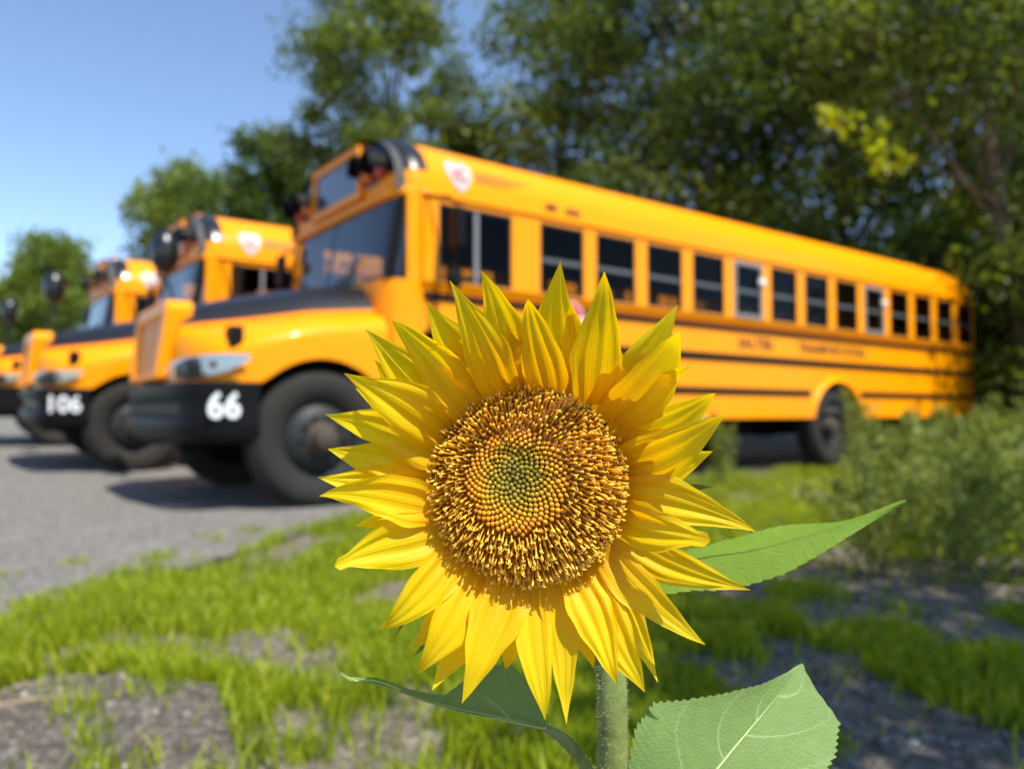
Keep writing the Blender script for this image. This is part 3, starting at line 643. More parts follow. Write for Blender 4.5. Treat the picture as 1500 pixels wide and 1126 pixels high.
tree('shade_tree', 3.25, -.15, 5.6, [(-.3, .3, 4.3, .85), (.35, .5, 4.7, .8), (-.6, .9, 4.1, .7), (.3, -.2, 4.0, .7), (-.2, .3, 5.1, .7), (.4, 1.2, 4.2, .7)], 2300, M['leafA'], 'small tree casting dappled shade over the gravel beside the sunflower', GB, .13, (.1, .2), .07, cat='tree')

# ------------------------------------------------------------------ grass
M['grass'] = leafmat('grass_blade', [(0, (.14, .20, .006)), (.5, (.30, .37, .008)), (1, (.47, .46, .05))], .45, .5, (1.3, 1.35, .6))
GR = [(-1.72, 2.30), (-1.86, 3.2), (-1.5, 3.6), (-1.3, 4.4), (-1.2, 5.1), (-.75, 5.75), (.6, 6.95), (2.0, 8.5), (4.2, 10.15), (6.4, 11.75), (8.5, 9), (5, 4.0), (3.4, 1.2), (-2.4, 1.0)]
def grass_density(X, Y):
    jx, jy = .45*(fbm(X*2.3, Y*2.3, 101)-.5)+.16*(fbm(X*9, Y*9, 103)-.5), .6*(fbm(X*2.3, Y*2.3, 105)-.5)+.2*(fbm(X*9, Y*9, 107)-.5)
    d = np.where(inpoly(X+jx*(Y < 6), Y+jy*(Y < 5.5), GR), 1.0, 0.0)
    e = fbm(X*2.6+3, Y*2.6, 21)
    d *= np.clip((e-.40+.12*np.clip(Y-3.6, 0, 1)*(X > .3))*5, .03, 1)
    d = np.where(inpoly(X+.07*np.sin(9*Y+4*X), Y+.07*np.sin(11*X), SOIL), d*np.clip((fbm(X*8, Y*8, 91)-.58)*2, .01, .16), d)
    # gravel strip and shady stony ground to the right
    path = np.exp(-(((Y-(3.35+.10*(X-.5))))/.34)**2)*(X > .35)
    d *= 1-.93*np.clip(path*1.3, 0, 1)
    stony = (X > .55) & (Y < 3.2); d = np.where(stony, d*np.clip((fbm(X*3.4, Y*3.4, 33)-.40)*4.5, .02, .8), d)
    d = np.where((X > -.75) & (X < .05) & (Y < 2.15), d*np.clip((fbm(X*4, Y*4, 43)-.30)*4, .08, 1), d)
    # stray tufts on the edge of the asphalt
    tu = np.zeros_like(X)
    for (tx, ty, tr) in ((-2.05, 3.55, .06), (-1.72, 3.66, .07), (-2.25, 3.25, .09), (-2.1, 2.95, .08), (-1.75, 4.3, .04), (-1.55, 4.5, .07), (-1.95, 2.62, .10), (-1.62, 4.15, .04), (-2.4, 2.55, .12), (-1.75, 2.95, .10)):
        tu = np.maximum(tu, .75*np.exp(-((X-tx)**2+(Y-ty)**2)/tr**2))
    return np.maximum(d, tu)
def make_grass():
    Ps = []
    for (n, y0, y1, hw) in ((150000, 1.25, 3.2, .80), (110000, 3.2, 6, .78), (60000, 6, 11, .78)):
        Y = rng.uniform(y0, y1, n); X = rng.uniform(-1, 1, n)*(hw*Y+.3)
        k = rng.uniform(0, 1, n) < grass_density(X, Y); uu_, vv_ = bus_uv(X, Y); k &= (vv_ < .02) | ((vv_ < .45) & (uu_ > 1.3) & (np.abs(uu_-7.07) > .55))
        Ps.append(np.stack([X[k], Y[k]], 1))
    P = np.concatenate(Ps); n = len(P); X, Y = P[:, 0], P[:, 1]
    z = gz(X, Y)+.02*(fbm(X*2.2, Y*2.2, 3)-.5)*((np.abs(X) < 5) & (Y < 7))+soil_h(X, Y)-.014
    h = (.022+.048*fbm(X*1.7, Y*1.7, 8))*rng.uniform(.55, 1.5, n)*(1+.05*Y); w = (.0022+.00045*Y)*rng.uniform(.7, 1.4, n)
    a = rng.uniform(0, 2*np.pi, n); sx, sy = np.cos(a), np.sin(a); la = rng.uniform(0, 2*np.pi, n); ln = h*rng.uniform(.1, .75, n)
    lx, ly = np.cos(la)*ln, np.sin(la)*ln
    b0 = np.stack([X-sx*w, Y-sy*w, z], 1); b1 = np.stack([X+sx*w, Y+sy*w, z], 1)
    m0 = np.stack([X-sx*w*.8+lx*.35, Y-sy*w*.8+ly*.35, z+h*.6], 1); m1 = np.stack([X+sx*w*.8+lx*.35, Y+sy*w*.8+ly*.35, z+h*.6], 1)
    t = np.stack([X+lx, Y+ly, z+h*.98], 1)
    V = np.stack([b0, b1, m0, m1, t], 1).reshape(-1, 3); i = np.arange(n)*5
    F = np.concatenate([np.stack([i, i+1, i+3], 1), np.stack([i, i+3, i+2], 1), np.stack([i+2, i+3, i+4], 1)])
    tn = np.clip(rng.normal(.35, .2, n)+.4*(fbm(X*1.1, Y*1.1, 61)-.45), 0, 1)
    o = mk_np('grass', V, F, M['grass'], None, np.repeat(tn, 5)); tag(o, 'short bright green grass growing in patches beside the asphalt', 'grass', kind='stuff'); return n
make_grass()
# gravel
M['stone'] = leafmat('gravel_stone', [(0, (.075, .064, .05)), (.5, (.19, .168, .138)), (1, (.44, .40, .345))], 0, .9)
def make_gravel():
    Ps = []
    n = 60000; Y = rng.uniform(1.2, 4.4, n); X = rng.uniform(-.85, .95, n)*(.8*Y+.3); d = np.zeros(n)
    d = np.where(inpoly(X, Y, SOIL), .30, d); d = np.where((X > .3) & (Y < 4.2), .30*np.clip((fbm(X*3, Y*3, 51)-.25)*3, .1, 1), d); d = np.where((d == 0) & inpoly(X, Y, GR), .06, d); d = np.where((d == 0), .03, d)
    k = rng.uniform(0, 1, n) < d; P = np.stack([X[k], Y[k]], 1); n = len(P)
    t = (1+5**.5)/2; ic = np.array([(-1,t,0),(1,t,0),(-1,-t,0),(1,-t,0),(0,-1,t),(0,1,t),(0,-1,-t),(0,1,-t),(t,0,-1),(t,0,1),(-t,0,-1),(-t,0,1)], float); ic /= np.linalg.norm(ic[0])
    fc = np.array([(0,11,5),(0,5,1),(0,1,7),(0,7,10),(0,10,11),(1,5,9),(5,11,4),(11,10,2),(10,7,6),(7,1,8),(3,9,4),(3,4,2),(3,2,6),(3,6,8),(3,8,9),(4,9,5),(2,4,11),(6,2,10),(8,6,7),(9,8,1)])
    r_ = .0022+.0125*rng.uniform(0, 1, n)**3.5; V = ic[None]*rng.uniform(.6, 1.25, (n, 12, 1))*r_[:, None, None]*np.stack([rng.uniform(.8, 1.4, n), rng.uniform(.8, 1.3, n), rng.uniform(.5, .8, n)], 1)[:, None, :]
    z = .02*(fbm(P[:, 0]*2.2, P[:, 1]*2.2, 3)-.5)+soil_h(P[:, 0], P[:, 1])-.010+.009*inpoly(P[:, 0], P[:, 1], SOIL)
    V = V+np.stack([P[:, 0], P[:, 1], z], 1)[:, None, :]; F = (fc[None]+(np.arange(n)*12)[:, None, None]).reshape(-1, 3)
    o = mk_np('gravel', V.reshape(-1, 3), F, M['stone'], None, np.repeat(np.clip(rng.normal(.33, .22, n), 0, 1), 12)); tag(o, 'loose grey gravel stones scattered over the bare ground', 'gravel', kind='stuff')
make_gravel()
# dry twig on the soil
M['twig'] = paint('dry_twig_bark', (.30, .21, .14), .85, 0, 0, .4, 40)
tw = MB().tube([(-1.27, 1.69, .046), (-1.18, 1.73, .054), (-1.10, 1.77, .057), (-.99, 1.82, .050)], [.004, .0035, .003, .002], 6).tube([(-1.18, 1.73, .054), (-1.13, 1.71, .059), (-1.09, 1.69, .055)], [.0025, .002, .001], 5).build('dry_twig', M['twig'], None, smooth=True)
tag(tw, 'thin dry brown twig lying on the bare soil', 'twig')

# ------------------------------------------------------------------ weeds
M['weed'] = leafmat('weed_leaf', [(0, (.09, .13, .02)), (.5, (.20, .25, .045)), (1, (.36, .39, .10))], .45, .55, (1.3, 1.3, .6))
M['weedstem'] = paint('weed_stem', (.10, .12, .04), .8, 0, 0, .4, 20)
def weed_meshes(h, nl, seed, spread):
    r_ = random.Random(seed); mb = MB(); P = []
    stems = r_.randint(4, 7)
    for s_ in range(stems):
        a = r_.uniform(0, 6.28); l = r_.uniform(.15, .5)*spread; hh = h*r_.uniform(.65, 1.05)
        pts = [Vector((math.cos(a)*(.02+l*t**1.3), math.sin(a)*(.02+l*t**1.3), hh*t)) for t in np.linspace(0, 1, 6)]
        mb.tube(pts, [.005*(1-.7*t) for t in np.linspace(0, 1, 6)], 4, False)
        for k in range(nl//stems):
            t = r_.uniform(.08, 1)**.8; i = min(4, int(t*5)); p = pts[i].lerp(pts[i+1], t*5-i); q = .11*(1.15-t)+.015
            P.append((p.x+r_.gauss(0, q*.7), p.y+r_.gauss(0, q*.7), p.z+r_.gauss(0, .02)))
    return mb, np.array(P)
wp = [weed_meshes(.72, 620, 1, .6), weed_meshes(.86, 640, 2, .5), weed_meshes(.55, 520, 3, .8), weed_meshes(.98, 620, 4, .45)]
protos = []
for i, (mb, P) in enumerate(wp):
    V, F = leaf_quads(P, .055 if i != 3 else .065, .2, .34); E0 = empty('weed_plant'); mb.build('stem', M['weedstem'], E0)
    mk_np('foliage', V, F, M['weed'], E0, np.repeat(np.clip(rng.normal(.5, .22, len(P)), 0, 1), 4)); protos.append(E0)
used = set()
WP = [(1.72, 3.42, 2), (2.0, 3.35, 2), (2.35, 3.3, 2), (2.2, 4.15, 2), (2.15, 3.75, 0), (2.5, 3.95, 2), (2.75, 3.7, 0), (2.35, 4.55, 1), (2.75, 4.5, 0), (3.15, 4.3, 1), (2.65, 5.25, 0), (3.05, 5.15, 1), (3.5, 5.0, 0), (3.2, 6.0, 0), (3.7, 5.9, 1), (4.2, 5.8, 1), (3.9, 6.9, 0), (4.5, 6.8, 1), (5.1, 6.8, 1), (4.4, 7.9, 0), (5.0, 7.9, 0), (5.6, 7.9, 1), (6.2, 8.0, 1), (5.6, 9.2, 1), (6.3, 9.3, 1), (7.0, 9.4, 3)]
for (X, Y, k) in WP:
    e = protos[k] if k not in used else copy_tree(protos[k]); used.add(k)
    e.location = (X+random.uniform(-.08, .08), Y+random.uniform(-.08, .08), -.02); e.rotation_euler = (0, 0, random.uniform(0, 6.28)); s_ = random.uniform(.85, 1.1); e.scale = (s_, s_, s_)
    tag(e, ['bushy knee-high weed in the thicket right of the gravel', 'tall upright weed in the thicket right of the gravel', 'low spreading weed along the edge of the thicket', 'tallest slender weed in the thicket, behind the others'][k], 'weed', 'weeds massed right of the gravel')
for (X, Y, k, s_, lab) in ((3.95, 8.75, 3, 1.0, 'tall weed growing in front of the rear wheel of bus 66'), (2.05, 7.35, 3, .72, 'dark weed growing against the skirt of bus 66 ahead of the rear wheel'), (5.35, 10.0, 1, 1.0, 'weed growing under the rear overhang of bus 66'), (1.22, 3.45, 2, .42, 'small weed sprouting from the edge of the gravel path')):
    e = protos[k] if k not in used else copy_tree(protos[k]); used.add(k); e.location = (X, Y, -.01); e.scale = (s_, s_, s_); e.rotation_euler = (0, 0, X*3); tag(e, lab, 'weed')
    if 'group' in e: del e['group']

# ------------------------------------------------------------------ sunflower
D0 = .380; KPX = D0/F_PX
cF = Vector((0, math.cos(PITCH), math.sin(PITCH))); cU = Vector((0, -math.sin(PITCH), math.cos(PITCH))); cR = Vector((1, 0, 0))
HEAD = Vector((0, 0, CAM_H)) + cF*D0 + cR*(772-750)*KPX + cU*(563-710)*KPX      # centre of the flower head
BASE = Vector((HEAD.x+.045, HEAD.y+.06, -.004))
SFW = empty('sunflower', BASE); tag(SFW, 'single yellow sunflower in full bloom with ragged petals and orange disc', 'sunflower')
def L(x, y, z): """head frame in metres: right, up, toward the viewer"""; return HEAD - BASE + cR*x + cU*y - cF*z
def at(px, py, dz=0):
    s_ = (D0-dz)/D0; return ((px-772)*KPX*s_ + (22*KPX)*(s_-1), -(py-710)*KPX*s_ + (-147*KPX)*(s_-1), dz)
# petal material
m, nt, b, o = newmat('sunflower_petal'); M['petal'] = m
uvn = nt.nodes.new('ShaderNodeUVMap'); sep = nt.nodes.new('ShaderNodeSeparateXYZ'); nt.links.new(uvn.outputs[0], sep.inputs[0])
mp = nt.nodes.new('ShaderNodeMapping'); mp.inputs['Scale'].default_value = (30, .8, 1); nt.links.new(uvn.outputs[0], mp.inputs[0])
fn = noise(nt, 1.0, 4, mp.outputs[0], .55)
oi = nt.nodes.new('ShaderNodeObjectInfo')
cb = ramp(nt, sep.outputs[1], [(0, (.86, .50, .001)), (.25, (.94, .67, .002)), (.6, (.96, .76, .003)), (1, (.95, .77, .008))])
cs = mixcol(nt, ramp(nt, fn, [(.35, (0, 0, 0)), (.7, (1, 1, 1))]), cb, (.70, .36, .002)); cs = mixcol(nt, .26, cb, cs)
cr = mixcol(nt, oi.outputs['Random'], cs, mixcol(nt, 1.0, cs, (.90, .86, .8), 'MULTIPLY'))
nt.links.new(cr, b.inputs['Base Color']); b.inputs['Roughness'].default_value = .5; b.inputs['Specular IOR Level'].default_value = .3
mp2 = nt.nodes.new('ShaderNodeMapping'); mp2.inputs['Scale'].default_value = (18, .7, 1); nt.links.new(uvn.outputs[0], mp2.inputs[0])
fb = noise(nt, 1.0, 2, mp2.outputs[0], .5); nb = bump(nt, fb, .42, .0013, b)
tr = nt.nodes.new('ShaderNodeBsdfTranslucent'); nt.links.new(mixcol(nt, 1.0, cr, (1.06, .90, .2), 'MULTIPLY'), tr.inputs[0]); nt.links.new(nb, tr.inputs['Normal'])
mx = nt.nodes.new('ShaderNodeMixShader'); mx.inputs[0].default_value = .52
nt.links.new(b.outputs[0], mx.inputs[1]); nt.links.new(tr.outputs[0], mx.inputs[2]); nt.links.new(mx.outputs[0], o.inputs[0])
def petal(base, tip, wpx, zb, ztip, bend=0, curl=0, twist=0, seed=0, fold=.22, notch=0, mat=None, name='petal'):
    """base/tip in px of the photograph's scale -> metres; zb,ztip forward heights (m); bend sideways fraction; curl = tip curl (m, + towards viewer)"""
    r_ = random.Random(seed*7+3); B0 = Vector(at(*base, zb)); T0 = Vector(at(*tip, ztip)); ax = T0-B0; Ln = ax.length; d = ax.normalized()
    zax = Vector((0, 0, 1)); side = d.cross(zax).normalized(); nrm = side.cross(d).normalized()
    if nrm.z < 0: nrm = -nrm
    w = wpx*KPX*.44; NT, NS = 30, 18; rows = []; uv = []
    ph = [r_.uniform(0, 6.28) for _ in range(6)]; belly = r_.uniform(.02, .09)*(1 if r_.random() < .7 else -.6); r1 = r_.uniform(.035, .075); tw0 = twist+r_.uniform(-.15, .15); skew = r_.uniform(-.2, .2); hook = r_.uniform(-.005, .007); pk0 = r_.uniform(.28, .42); tp = r_.uniform(1.35, 1.8); w *= r_.uniform(.92, 1.06); rag = r_.uniform(.3, 1.0)
    for i in range(NT+1):
        t = i/NT; pk = pk0
        if t < pk: pw = .70+.30*math.sin(math.pi/2*t/pk)
        else:
            x = (t-pk)/(1-pk); pw = (1-x**tp)*(1-.16*x)
            if notch: pw = max(pw, notch*(1-max(0, (x-.93)/.07)**2*.8))
        pw = max(pw, .012)
        c = B0 + ax*t + side*(bend*Ln*4*t*(1-t)*.5) + nrm*(belly*Ln*math.sin(math.pi*t) + curl*max(0, t-.62)**2/.1444 + hook*max(0, t-.8)**2/.04)
        c += side*(.018*Ln*math.sin(5*t+ph[0])*t) + nrm*(.012*Ln*math.sin(7*t+ph[1]))
        an = tw0*(t-.3); sd = side*math.cos(an)+nrm*math.sin(an); nm = nrm*math.cos(an)-side*math.sin(an); row = []
        env = min(1, t/.08)*min(1, (1-t)/.25)
        for j in range(NS+1):
            s_ = -1+2*j/NS; ww = w*pw*(1+.05*math.sin(9*t+ph[2]+(s_ > 0)*2.)*abs(s_)+.045*rag*math.sin(23*t+ph[4]+(s_ > 0)*1.3)*abs(s_)**2)
            q = fold*w*pw*(abs(s_)**1.6-.3) + w*pw*r1*math.cos(s_*math.pi*3.2+ph[3]*.3)*env + w*pw*.014*math.cos(s_*math.pi*6.3+ph[4])*env
            q += .16*rag*w*abs(s_)**3*math.sin(8*t+ph[5]+3*(s_ > 0))*env
            row.append(c + sd*(s_*ww+skew*w*pw*(1-s_*s_)*.3) + nm*q)
            uv.append((.5+.5*s_*(.55+.45*pw), t))
        rows.append(row)
    mb = MB().grid(rows); V = [L(*p) for p in mb.V]; ob = mk(name, V, mb.F, mat or M['petal'], SFW, True)
    ul = ob.data.uv_layers.new(name='UVMap'); idx = [l.vertex_index for l in ob.data.loops]; ul.data.foreach_set('uv', [c_ for k in idx for c_ in uv[k]]); return ob
# base px, tip px, width px, tip forward (mm), bend, curl(mm), twist, back layer
PET = [
 ((812,590),(820,383),82, 30, .00, 0, 0, 1), ((866,592),(880,390),78, 38, .02, 0, .1, 0), ((878,606),(989,447),82, 30, .05, 0, 0, 1), ((896,622),(997,480),84, 34, .10, 0, .1, 0),
 ((900,640),(1018,532),60, 34, -.10, 6, .3, 1), ((908,654),(1052,567),72, 32, .06, 4, .2, 1), ((910,684),(1062,605),86, 36, .12, 0, .2, 0), ((905,722),(1106,782),80, 22, -.14, 0, .1, 0),
 ((906,752),(1036,792),80, 34, .08, -4, .3, 0), ((896,776),(1098,868),70, 20, .10, 0, -.1, 1), ((884,800),(1034,942),66, 16, .12, 6, .2, 0), ((868,822),(963,994),64, 10, -.04, 0, .1, 1),
 ((856,830),(944,1015),78, 18, .06, -3, .2, 0), ((838,840),(906,1001),72, 22, -.06, -4, -.2, 0), ((808,850),(832,1058),66, 18, -.06, -4, -.1, 0), ((780,852),(797,1055),66, 22, .05, -4, .2, 0),
 ((748,848),(674,1028),88, 22, -.02, -3, 0, 0), ((722,838),(636,1012),72, 16, -.05, 0, -.2, 1), ((704,832),(615,990),76, 18, -.04, -5, -.1, 0), ((686,820),(605,956),60, 14, -.12, -9, -.3, 1),
 ((668,802),(555,922),70, 16, -.14, -6, -.1, 0), ((652,778),(490,826),92, 24, .02, 0, .1, 0), ((644,744),(463,724),84, 28, .10, 0, .1, 0), ((640,718),(466,697),72, 20, .03, 0, .1, 1),
 ((642,694),(482,658),70, 18, .00, 0, 0, 1), ((646,668),(480,605),78, 30, .06, 0, .15, 0), ((656,640),(508,546),92, 32, .05, 0, .1, 0), ((674,622),(534,487),92, 34, .06, 0, .1, 1),
 ((660,634),(546,527),60, 26, -.02, 0, 0, 1), ((690,606),(574,461),80, 34, .06, 0, .1, 0), ((716,592),(626,443),80, 34, .05, 0, 0, 1), ((740,584),(661,413),80, 36, .02, 0, .1, 0),
 ((768,582),(703,401),84, 36, .08, 0, .1, 0), ((806,582),(769,435),70, 42, .04, -3, .1, 0),
 ((748,590),(742,452),70, 26, 0, 0, 0, 1), ((846,596),(838,442),66, 24, 0, 0, 0, 1), ((905,668),(1030,625),70, 22, .02, 0, 0, 1), ((898,735),(1044,750),66, 10, 0, 0, 0, 1), ((690,830),(648,960),60, 6, 0, 0, 0, 1), ((764,850),(742,985),64, 6, 0, 0, 0, 1), ((760,590),(758,478),60, 22, 0, 0, 0, 1), ((700,610),(648,470),64, 24, .06, 0, 0, 1), ((668,650),(520,572),60, 20, -.04, 0, 0, 1), ((888,616),(952,500),64, 24, .05, 0, 0, 1), ((905,700),(1046,660),64, 16, .04, 0, 0, 1), ((660,760),(520,770),62, 14, .05, 0, 0, 1), ((676,806),(592,880),58, 10, -.05, 0, 0, 1), ((736,845),(700,985),58, 8, -.04, 0, 0, 1), ((828,845),(868,975),64, 6, 0, 0, 0, 1), ((880,812),(985,905),60, 6, 0, 0, 0, 1)]
for i, (ba, ti, w, zt, be, cu, tw_, bk) in enumerate(PET):
    petal(ba, ti, w, -.008 if bk else -.002, (zt-6*bk)*.001, be, cu*.001, tw_, i, notch=.30 if i == 8 else (.22 if i == 21 else 0), fold=.16 if ti[1] < 620 else .24)
# bracts
M['bract'] = paint('green_bract', (.12, .20, .045), .6, 0, 0, .25, 60)
for i, (ba, ti, w) in enumerate([((930,730),(1048,706),30), ((760,585),(722,405),28), ((815,590),(842,447),30), ((860,600),(896,431),30), ((680,815),(581,927),26), ((700,830),(602,964),24), ((760,855),(738,992),26), ((905,690),(1036,612),40), ((650,660),(520,600),40), ((660,760),(560,800),40), ((850,840),(900,950),44), ((720,600),(660,480),40)]):
    petal(ba, ti, w, -.016, -.006 if i in (4, 5, 6) else .004, .06*(-1)**i, .006*(-1)**i, .4, 200+i, mat=M['bract'], name='bract')
# receptacle (back of the head) and disc
ROT = Matrix.Rotation(math.radians(-5), 3, 'Y') @ Matrix.Rotation(math.radians(-2), 3, 'X')
RD = 140*KPX
def disc_z(r): x = r/RD; return .0095*(1-x*x)**1.0 + .003*math.exp(-((x-.5)/.2)**2)-.0012*math.exp(-(x/.3)**2)
def DP(x, y, z): k_ = max(0, 1-(x*x+y*y)/(RD*RD*.95)); v = ROT @ Vector((x-.0055*k_, y+.0040*k_, z)); return L(v.x-.000, v.y+.000, v.z)
M['recept'] = paint('disc_base', (.20, .09, .012), .8, 0, 0, .4, 300)
rows = [[DP(r_*math.cos(a), r_*math.sin(a), disc_z(r_)-.001) for a in np.linspace(0, 2*math.pi, 49)] for r_ in np.linspace(.0003, RD*.99, 14)]
dk = MB().grid(rows).build('disc', M['recept'], SFW, smooth=True)
rows = [[L(r_*math.cos(a), r_*math.sin(a), z) for a in np.linspace(0, 2*math.pi, 33)] for r_, z in ((RD*1.0, -.001), (RD*1.03, -.010), (RD*.92, -.020), (RD*.6, -.030), (RD*.3, -.038), (.012, -.043))]
MB().grid(rows).build('receptacle', M['bract'], SFW, smooth=True)
M['bud'] = leafmat('floret_bud', [(0, (.20, .165, .012)), (.3, (.36, .26, .012)), (.65, (.72, .34, .008)), (1, (.82, .28, .005))], .08, .38, spec=.5)
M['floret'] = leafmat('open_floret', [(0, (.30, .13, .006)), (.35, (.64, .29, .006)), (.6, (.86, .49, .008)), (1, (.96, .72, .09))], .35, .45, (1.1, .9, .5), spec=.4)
def make_florets():
    bV, bF, bT, fV, fF, fT = [], [], [], [], [], []
    ga = math.pi*(3-5**.5); k = 0; r_ = random.Random(5); N = 1260; RI = .51*RD
    nb_ = 350
    for k in range(N):
        isb = k < nb_*(1+r_.uniform(-.13, .13))
        if k < nb_: r = RI*math.sqrt((k+.5)/nb_)
        else: r = math.sqrt(RI**2+(RD**2-RI**2)*(k-nb_+.5)/(N-nb_))
        a = k*ga; x, y = r*math.cos(a), r*math.sin(a); z = disc_z(r); q = r/RD
        nr = Vector((x, y, 0)).normalized() if r > 1e-6 else Vector((1, 0, 0)); e1 = nr; e2 = Vector((-nr.y, nr.x, 0))
        tilt = .75*max(0, q-.12)                                # lean outward on the dome
        N0 = (Vector((0, 0, 1))*math.cos(tilt)+nr*math.sin(tilt)).normalized(); E1 = (e1*math.cos(tilt)-Vector((0, 0, 1))*math.sin(tilt)); c = Vector((x, y, z))
        if isb:
            s_ = RI*math.sqrt(math.pi/nb_)*.52*r_.uniform(.86, 1.06); hgt = s_*(1.3+.9*q*2)*r_.uniform(.85, 1.15); ns = 6; n0 = len(bV); ro = r_.uniform(0, 1)
            tn = np.clip((q/.5)**1.3*.95+r_.uniform(-.12, .12), 0, 1)
            for (rr, hh) in ((.95, -.3), (1.12, .30), (1.05, .72), (.70, 1.02)):
                for j in range(ns):
                    an = ro+2*math.pi*j/ns; p = c+(E1*math.cos(an)+e2*math.sin(an))*s_*rr+N0*hgt*hh; bV.append(DP(*p)); bT.append(tn*(.75 if hh < 0 else 1))
            bV.append(DP(*(c+N0*hgt*.92))); bT.append(max(0, tn-.12))
            for i in range(3):
                for j in range(ns): bF.append((n0+i*ns+j, n0+i*ns+(j+1) % ns, n0+(i+1)*ns+(j+1) % ns, n0+(i+1)*ns+j))
            for j in range(ns): bF.append((n0+3*ns+j, n0+3*ns+(j+1) % ns, n0+4*ns))
        else:
            sp_ = math.sqrt(math.pi*(RD**2-RI**2)/(N-nb_)); edge = max(0, (q-.5)/.5)
            hgt = (.0052+.0036*math.sin(math.pi*min(1, edge*1.0))**.7-.0014*max(0, edge-.75)/.25)*r_.uniform(.6, 1.35); w0 = sp_*.25*r_.uniform(.8, 1.2)
            jt = (E1*r_.uniform(.1, 1.3)+e2*r_.uniform(-.45, .45)); br = r_.uniform(.8, 1.15); dk_ = .5 if r_.random() < .2 else 0
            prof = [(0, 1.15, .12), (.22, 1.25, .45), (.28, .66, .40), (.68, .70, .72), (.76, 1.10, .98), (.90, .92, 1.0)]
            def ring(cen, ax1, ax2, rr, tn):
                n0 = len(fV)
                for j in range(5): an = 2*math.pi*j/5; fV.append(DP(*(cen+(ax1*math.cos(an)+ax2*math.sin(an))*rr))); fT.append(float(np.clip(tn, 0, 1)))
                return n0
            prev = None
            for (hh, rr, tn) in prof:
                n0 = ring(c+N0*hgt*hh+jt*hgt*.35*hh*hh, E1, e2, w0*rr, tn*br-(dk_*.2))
                if prev is not None:
                    for j in range(5): fF.append((prev+j, prev+(j+1) % 5, n0+(j+1) % 5, n0+j))
                prev = n0
            fF.append(tuple(prev+j for j in range(5)))
            # forked, curled stigma
            tip = c+N0*hgt*.84+jt*hgt*.25; an = r_.uniform(0, 6.28); D1 = (E1*math.cos(an)+e2*math.sin(an)); st = r_.random()
            if st < .82:
                for sg in (-1, 1):
                    prev = None; R_ = w0*1.15*r_.uniform(.75, 1.2)
                    for t in (0, .8, 1.6, 2.6, 3.6):
                        cen = tip+N0*(R_*.4+R_*math.sin(t)*1.0)+D1*sg*R_*(1-math.cos(t))*.75; dd = (N0*math.cos(t)+D1*sg*math.sin(t)); o2 = N0.cross(D1)
                        n0 = len(fV); b1 = dd.cross(o2)
                        for j in range(4): aj = 2*math.pi*j/4; fV.append(DP(*(cen+(o2*math.cos(aj)+b1*math.sin(aj))*w0*.36))); fT.append(float(np.clip(br*1.02, 0, 1)))
                        if prev is not None:
                            for j in range(4): fF.append((prev+j, prev+(j+1) % 4, n0+(j+1) % 4, n0+j))
                        prev = n0
                    fF.append((prev, prev+1, prev+2, prev+3))
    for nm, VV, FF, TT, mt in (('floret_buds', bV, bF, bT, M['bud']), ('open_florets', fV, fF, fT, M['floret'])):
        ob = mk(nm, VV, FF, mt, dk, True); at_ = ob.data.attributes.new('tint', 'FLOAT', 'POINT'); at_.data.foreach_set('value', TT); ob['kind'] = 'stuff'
make_florets()
# stem
m, nt, b, o = newmat('hairy_green_stem'); M['stem'] = m
f1 = noise(nt, 90, 4); nt.links.new(ramp(nt, f1, [(.3, (.10, .15, .035)), (.7, (.20, .25, .075))]), b.inputs['Base Color']); b.inputs['Roughness'].default_value = .7; bump(nt, f1, .4, .002, b)
M['hair'] = leafmat('stem_hair', [(0, (.5, .55, .35)), (1, (.7, .72, .5))], .5, .6)
SP = [L(*at(782, 722, -.036)), L(*at(815, 790, -.058)), L(*at(862, 880, -.064)), L(*at(890, 960, -.060)), L(*at(897, 1030, -.055)), L(*at(897, 1130, -.055)), L(*at(893, 1300, -.055))]
end = Vector((0, 0, -.02)); SP += [SP[-1].lerp(end, .4)+Vector((.006, 0, 0)), SP[-1].lerp(end, .75), end]
SR = [.012, .0095, .0088, .0086, .0086, .0087, .009, .0098, .011, .012]
def smooth_path(P, R, n):
    out, rr = [], []
    for i in range(len(P)-1):
        p0, p1, p2, p3 = P[max(0, i-1)], P[i], P[i+1], P[min(len(P)-1, i+2)]
        for k in range(n):
            t = k/n; out.append(.5*((2*p1)+(p2-p0)*t+(2*p0-5*p1+4*p2-p3)*t*t+(3*p1-p0-3*p2+p3)*t**3)); rr.append(R[i]*(1-t)+R[i+1]*t)
    return out+[P[-1]], rr+[R[-1]]
sp_, sr_ = smooth_path(SP, SR, 6)
stem = MB().tube(sp_, sr_, 20).build('stem', M['stem'], SFW, smooth=True)
hv, hf = [], []; r_ = random.Random(3)
def hairs(path, rad, n, ln):
    for _ in range(n):
        i = r_.randrange(len(path)-1); p = path[i].lerp(path[i+1], r_.random()); d = (path[i+1]-path[i]).normalized(); q = Vector((r_.gauss(0, 1), r_.gauss(0, 1), r_.gauss(0, 1))); q = (q-d*q.dot(d)).normalized(); s_ = q.cross(d)*.00009
        p0 = p+q*rad[i]*.97; l = ln*r_.uniform(.5, 1.2); e = p0+q*l+d*r_.uniform(-.3, .3)*l-Vector((0, 0, .2*l)); n0 = len(hv); hv.extend([p0-s_, p0+s_, e, p0+d*.00015, p0-d*.00015]); hf.extend([(n0, n0+1, n0+2), (n0+3, n0+4, n0+2)])
hairs(sp_[6:44], sr_[6:44], 1500, .0026)
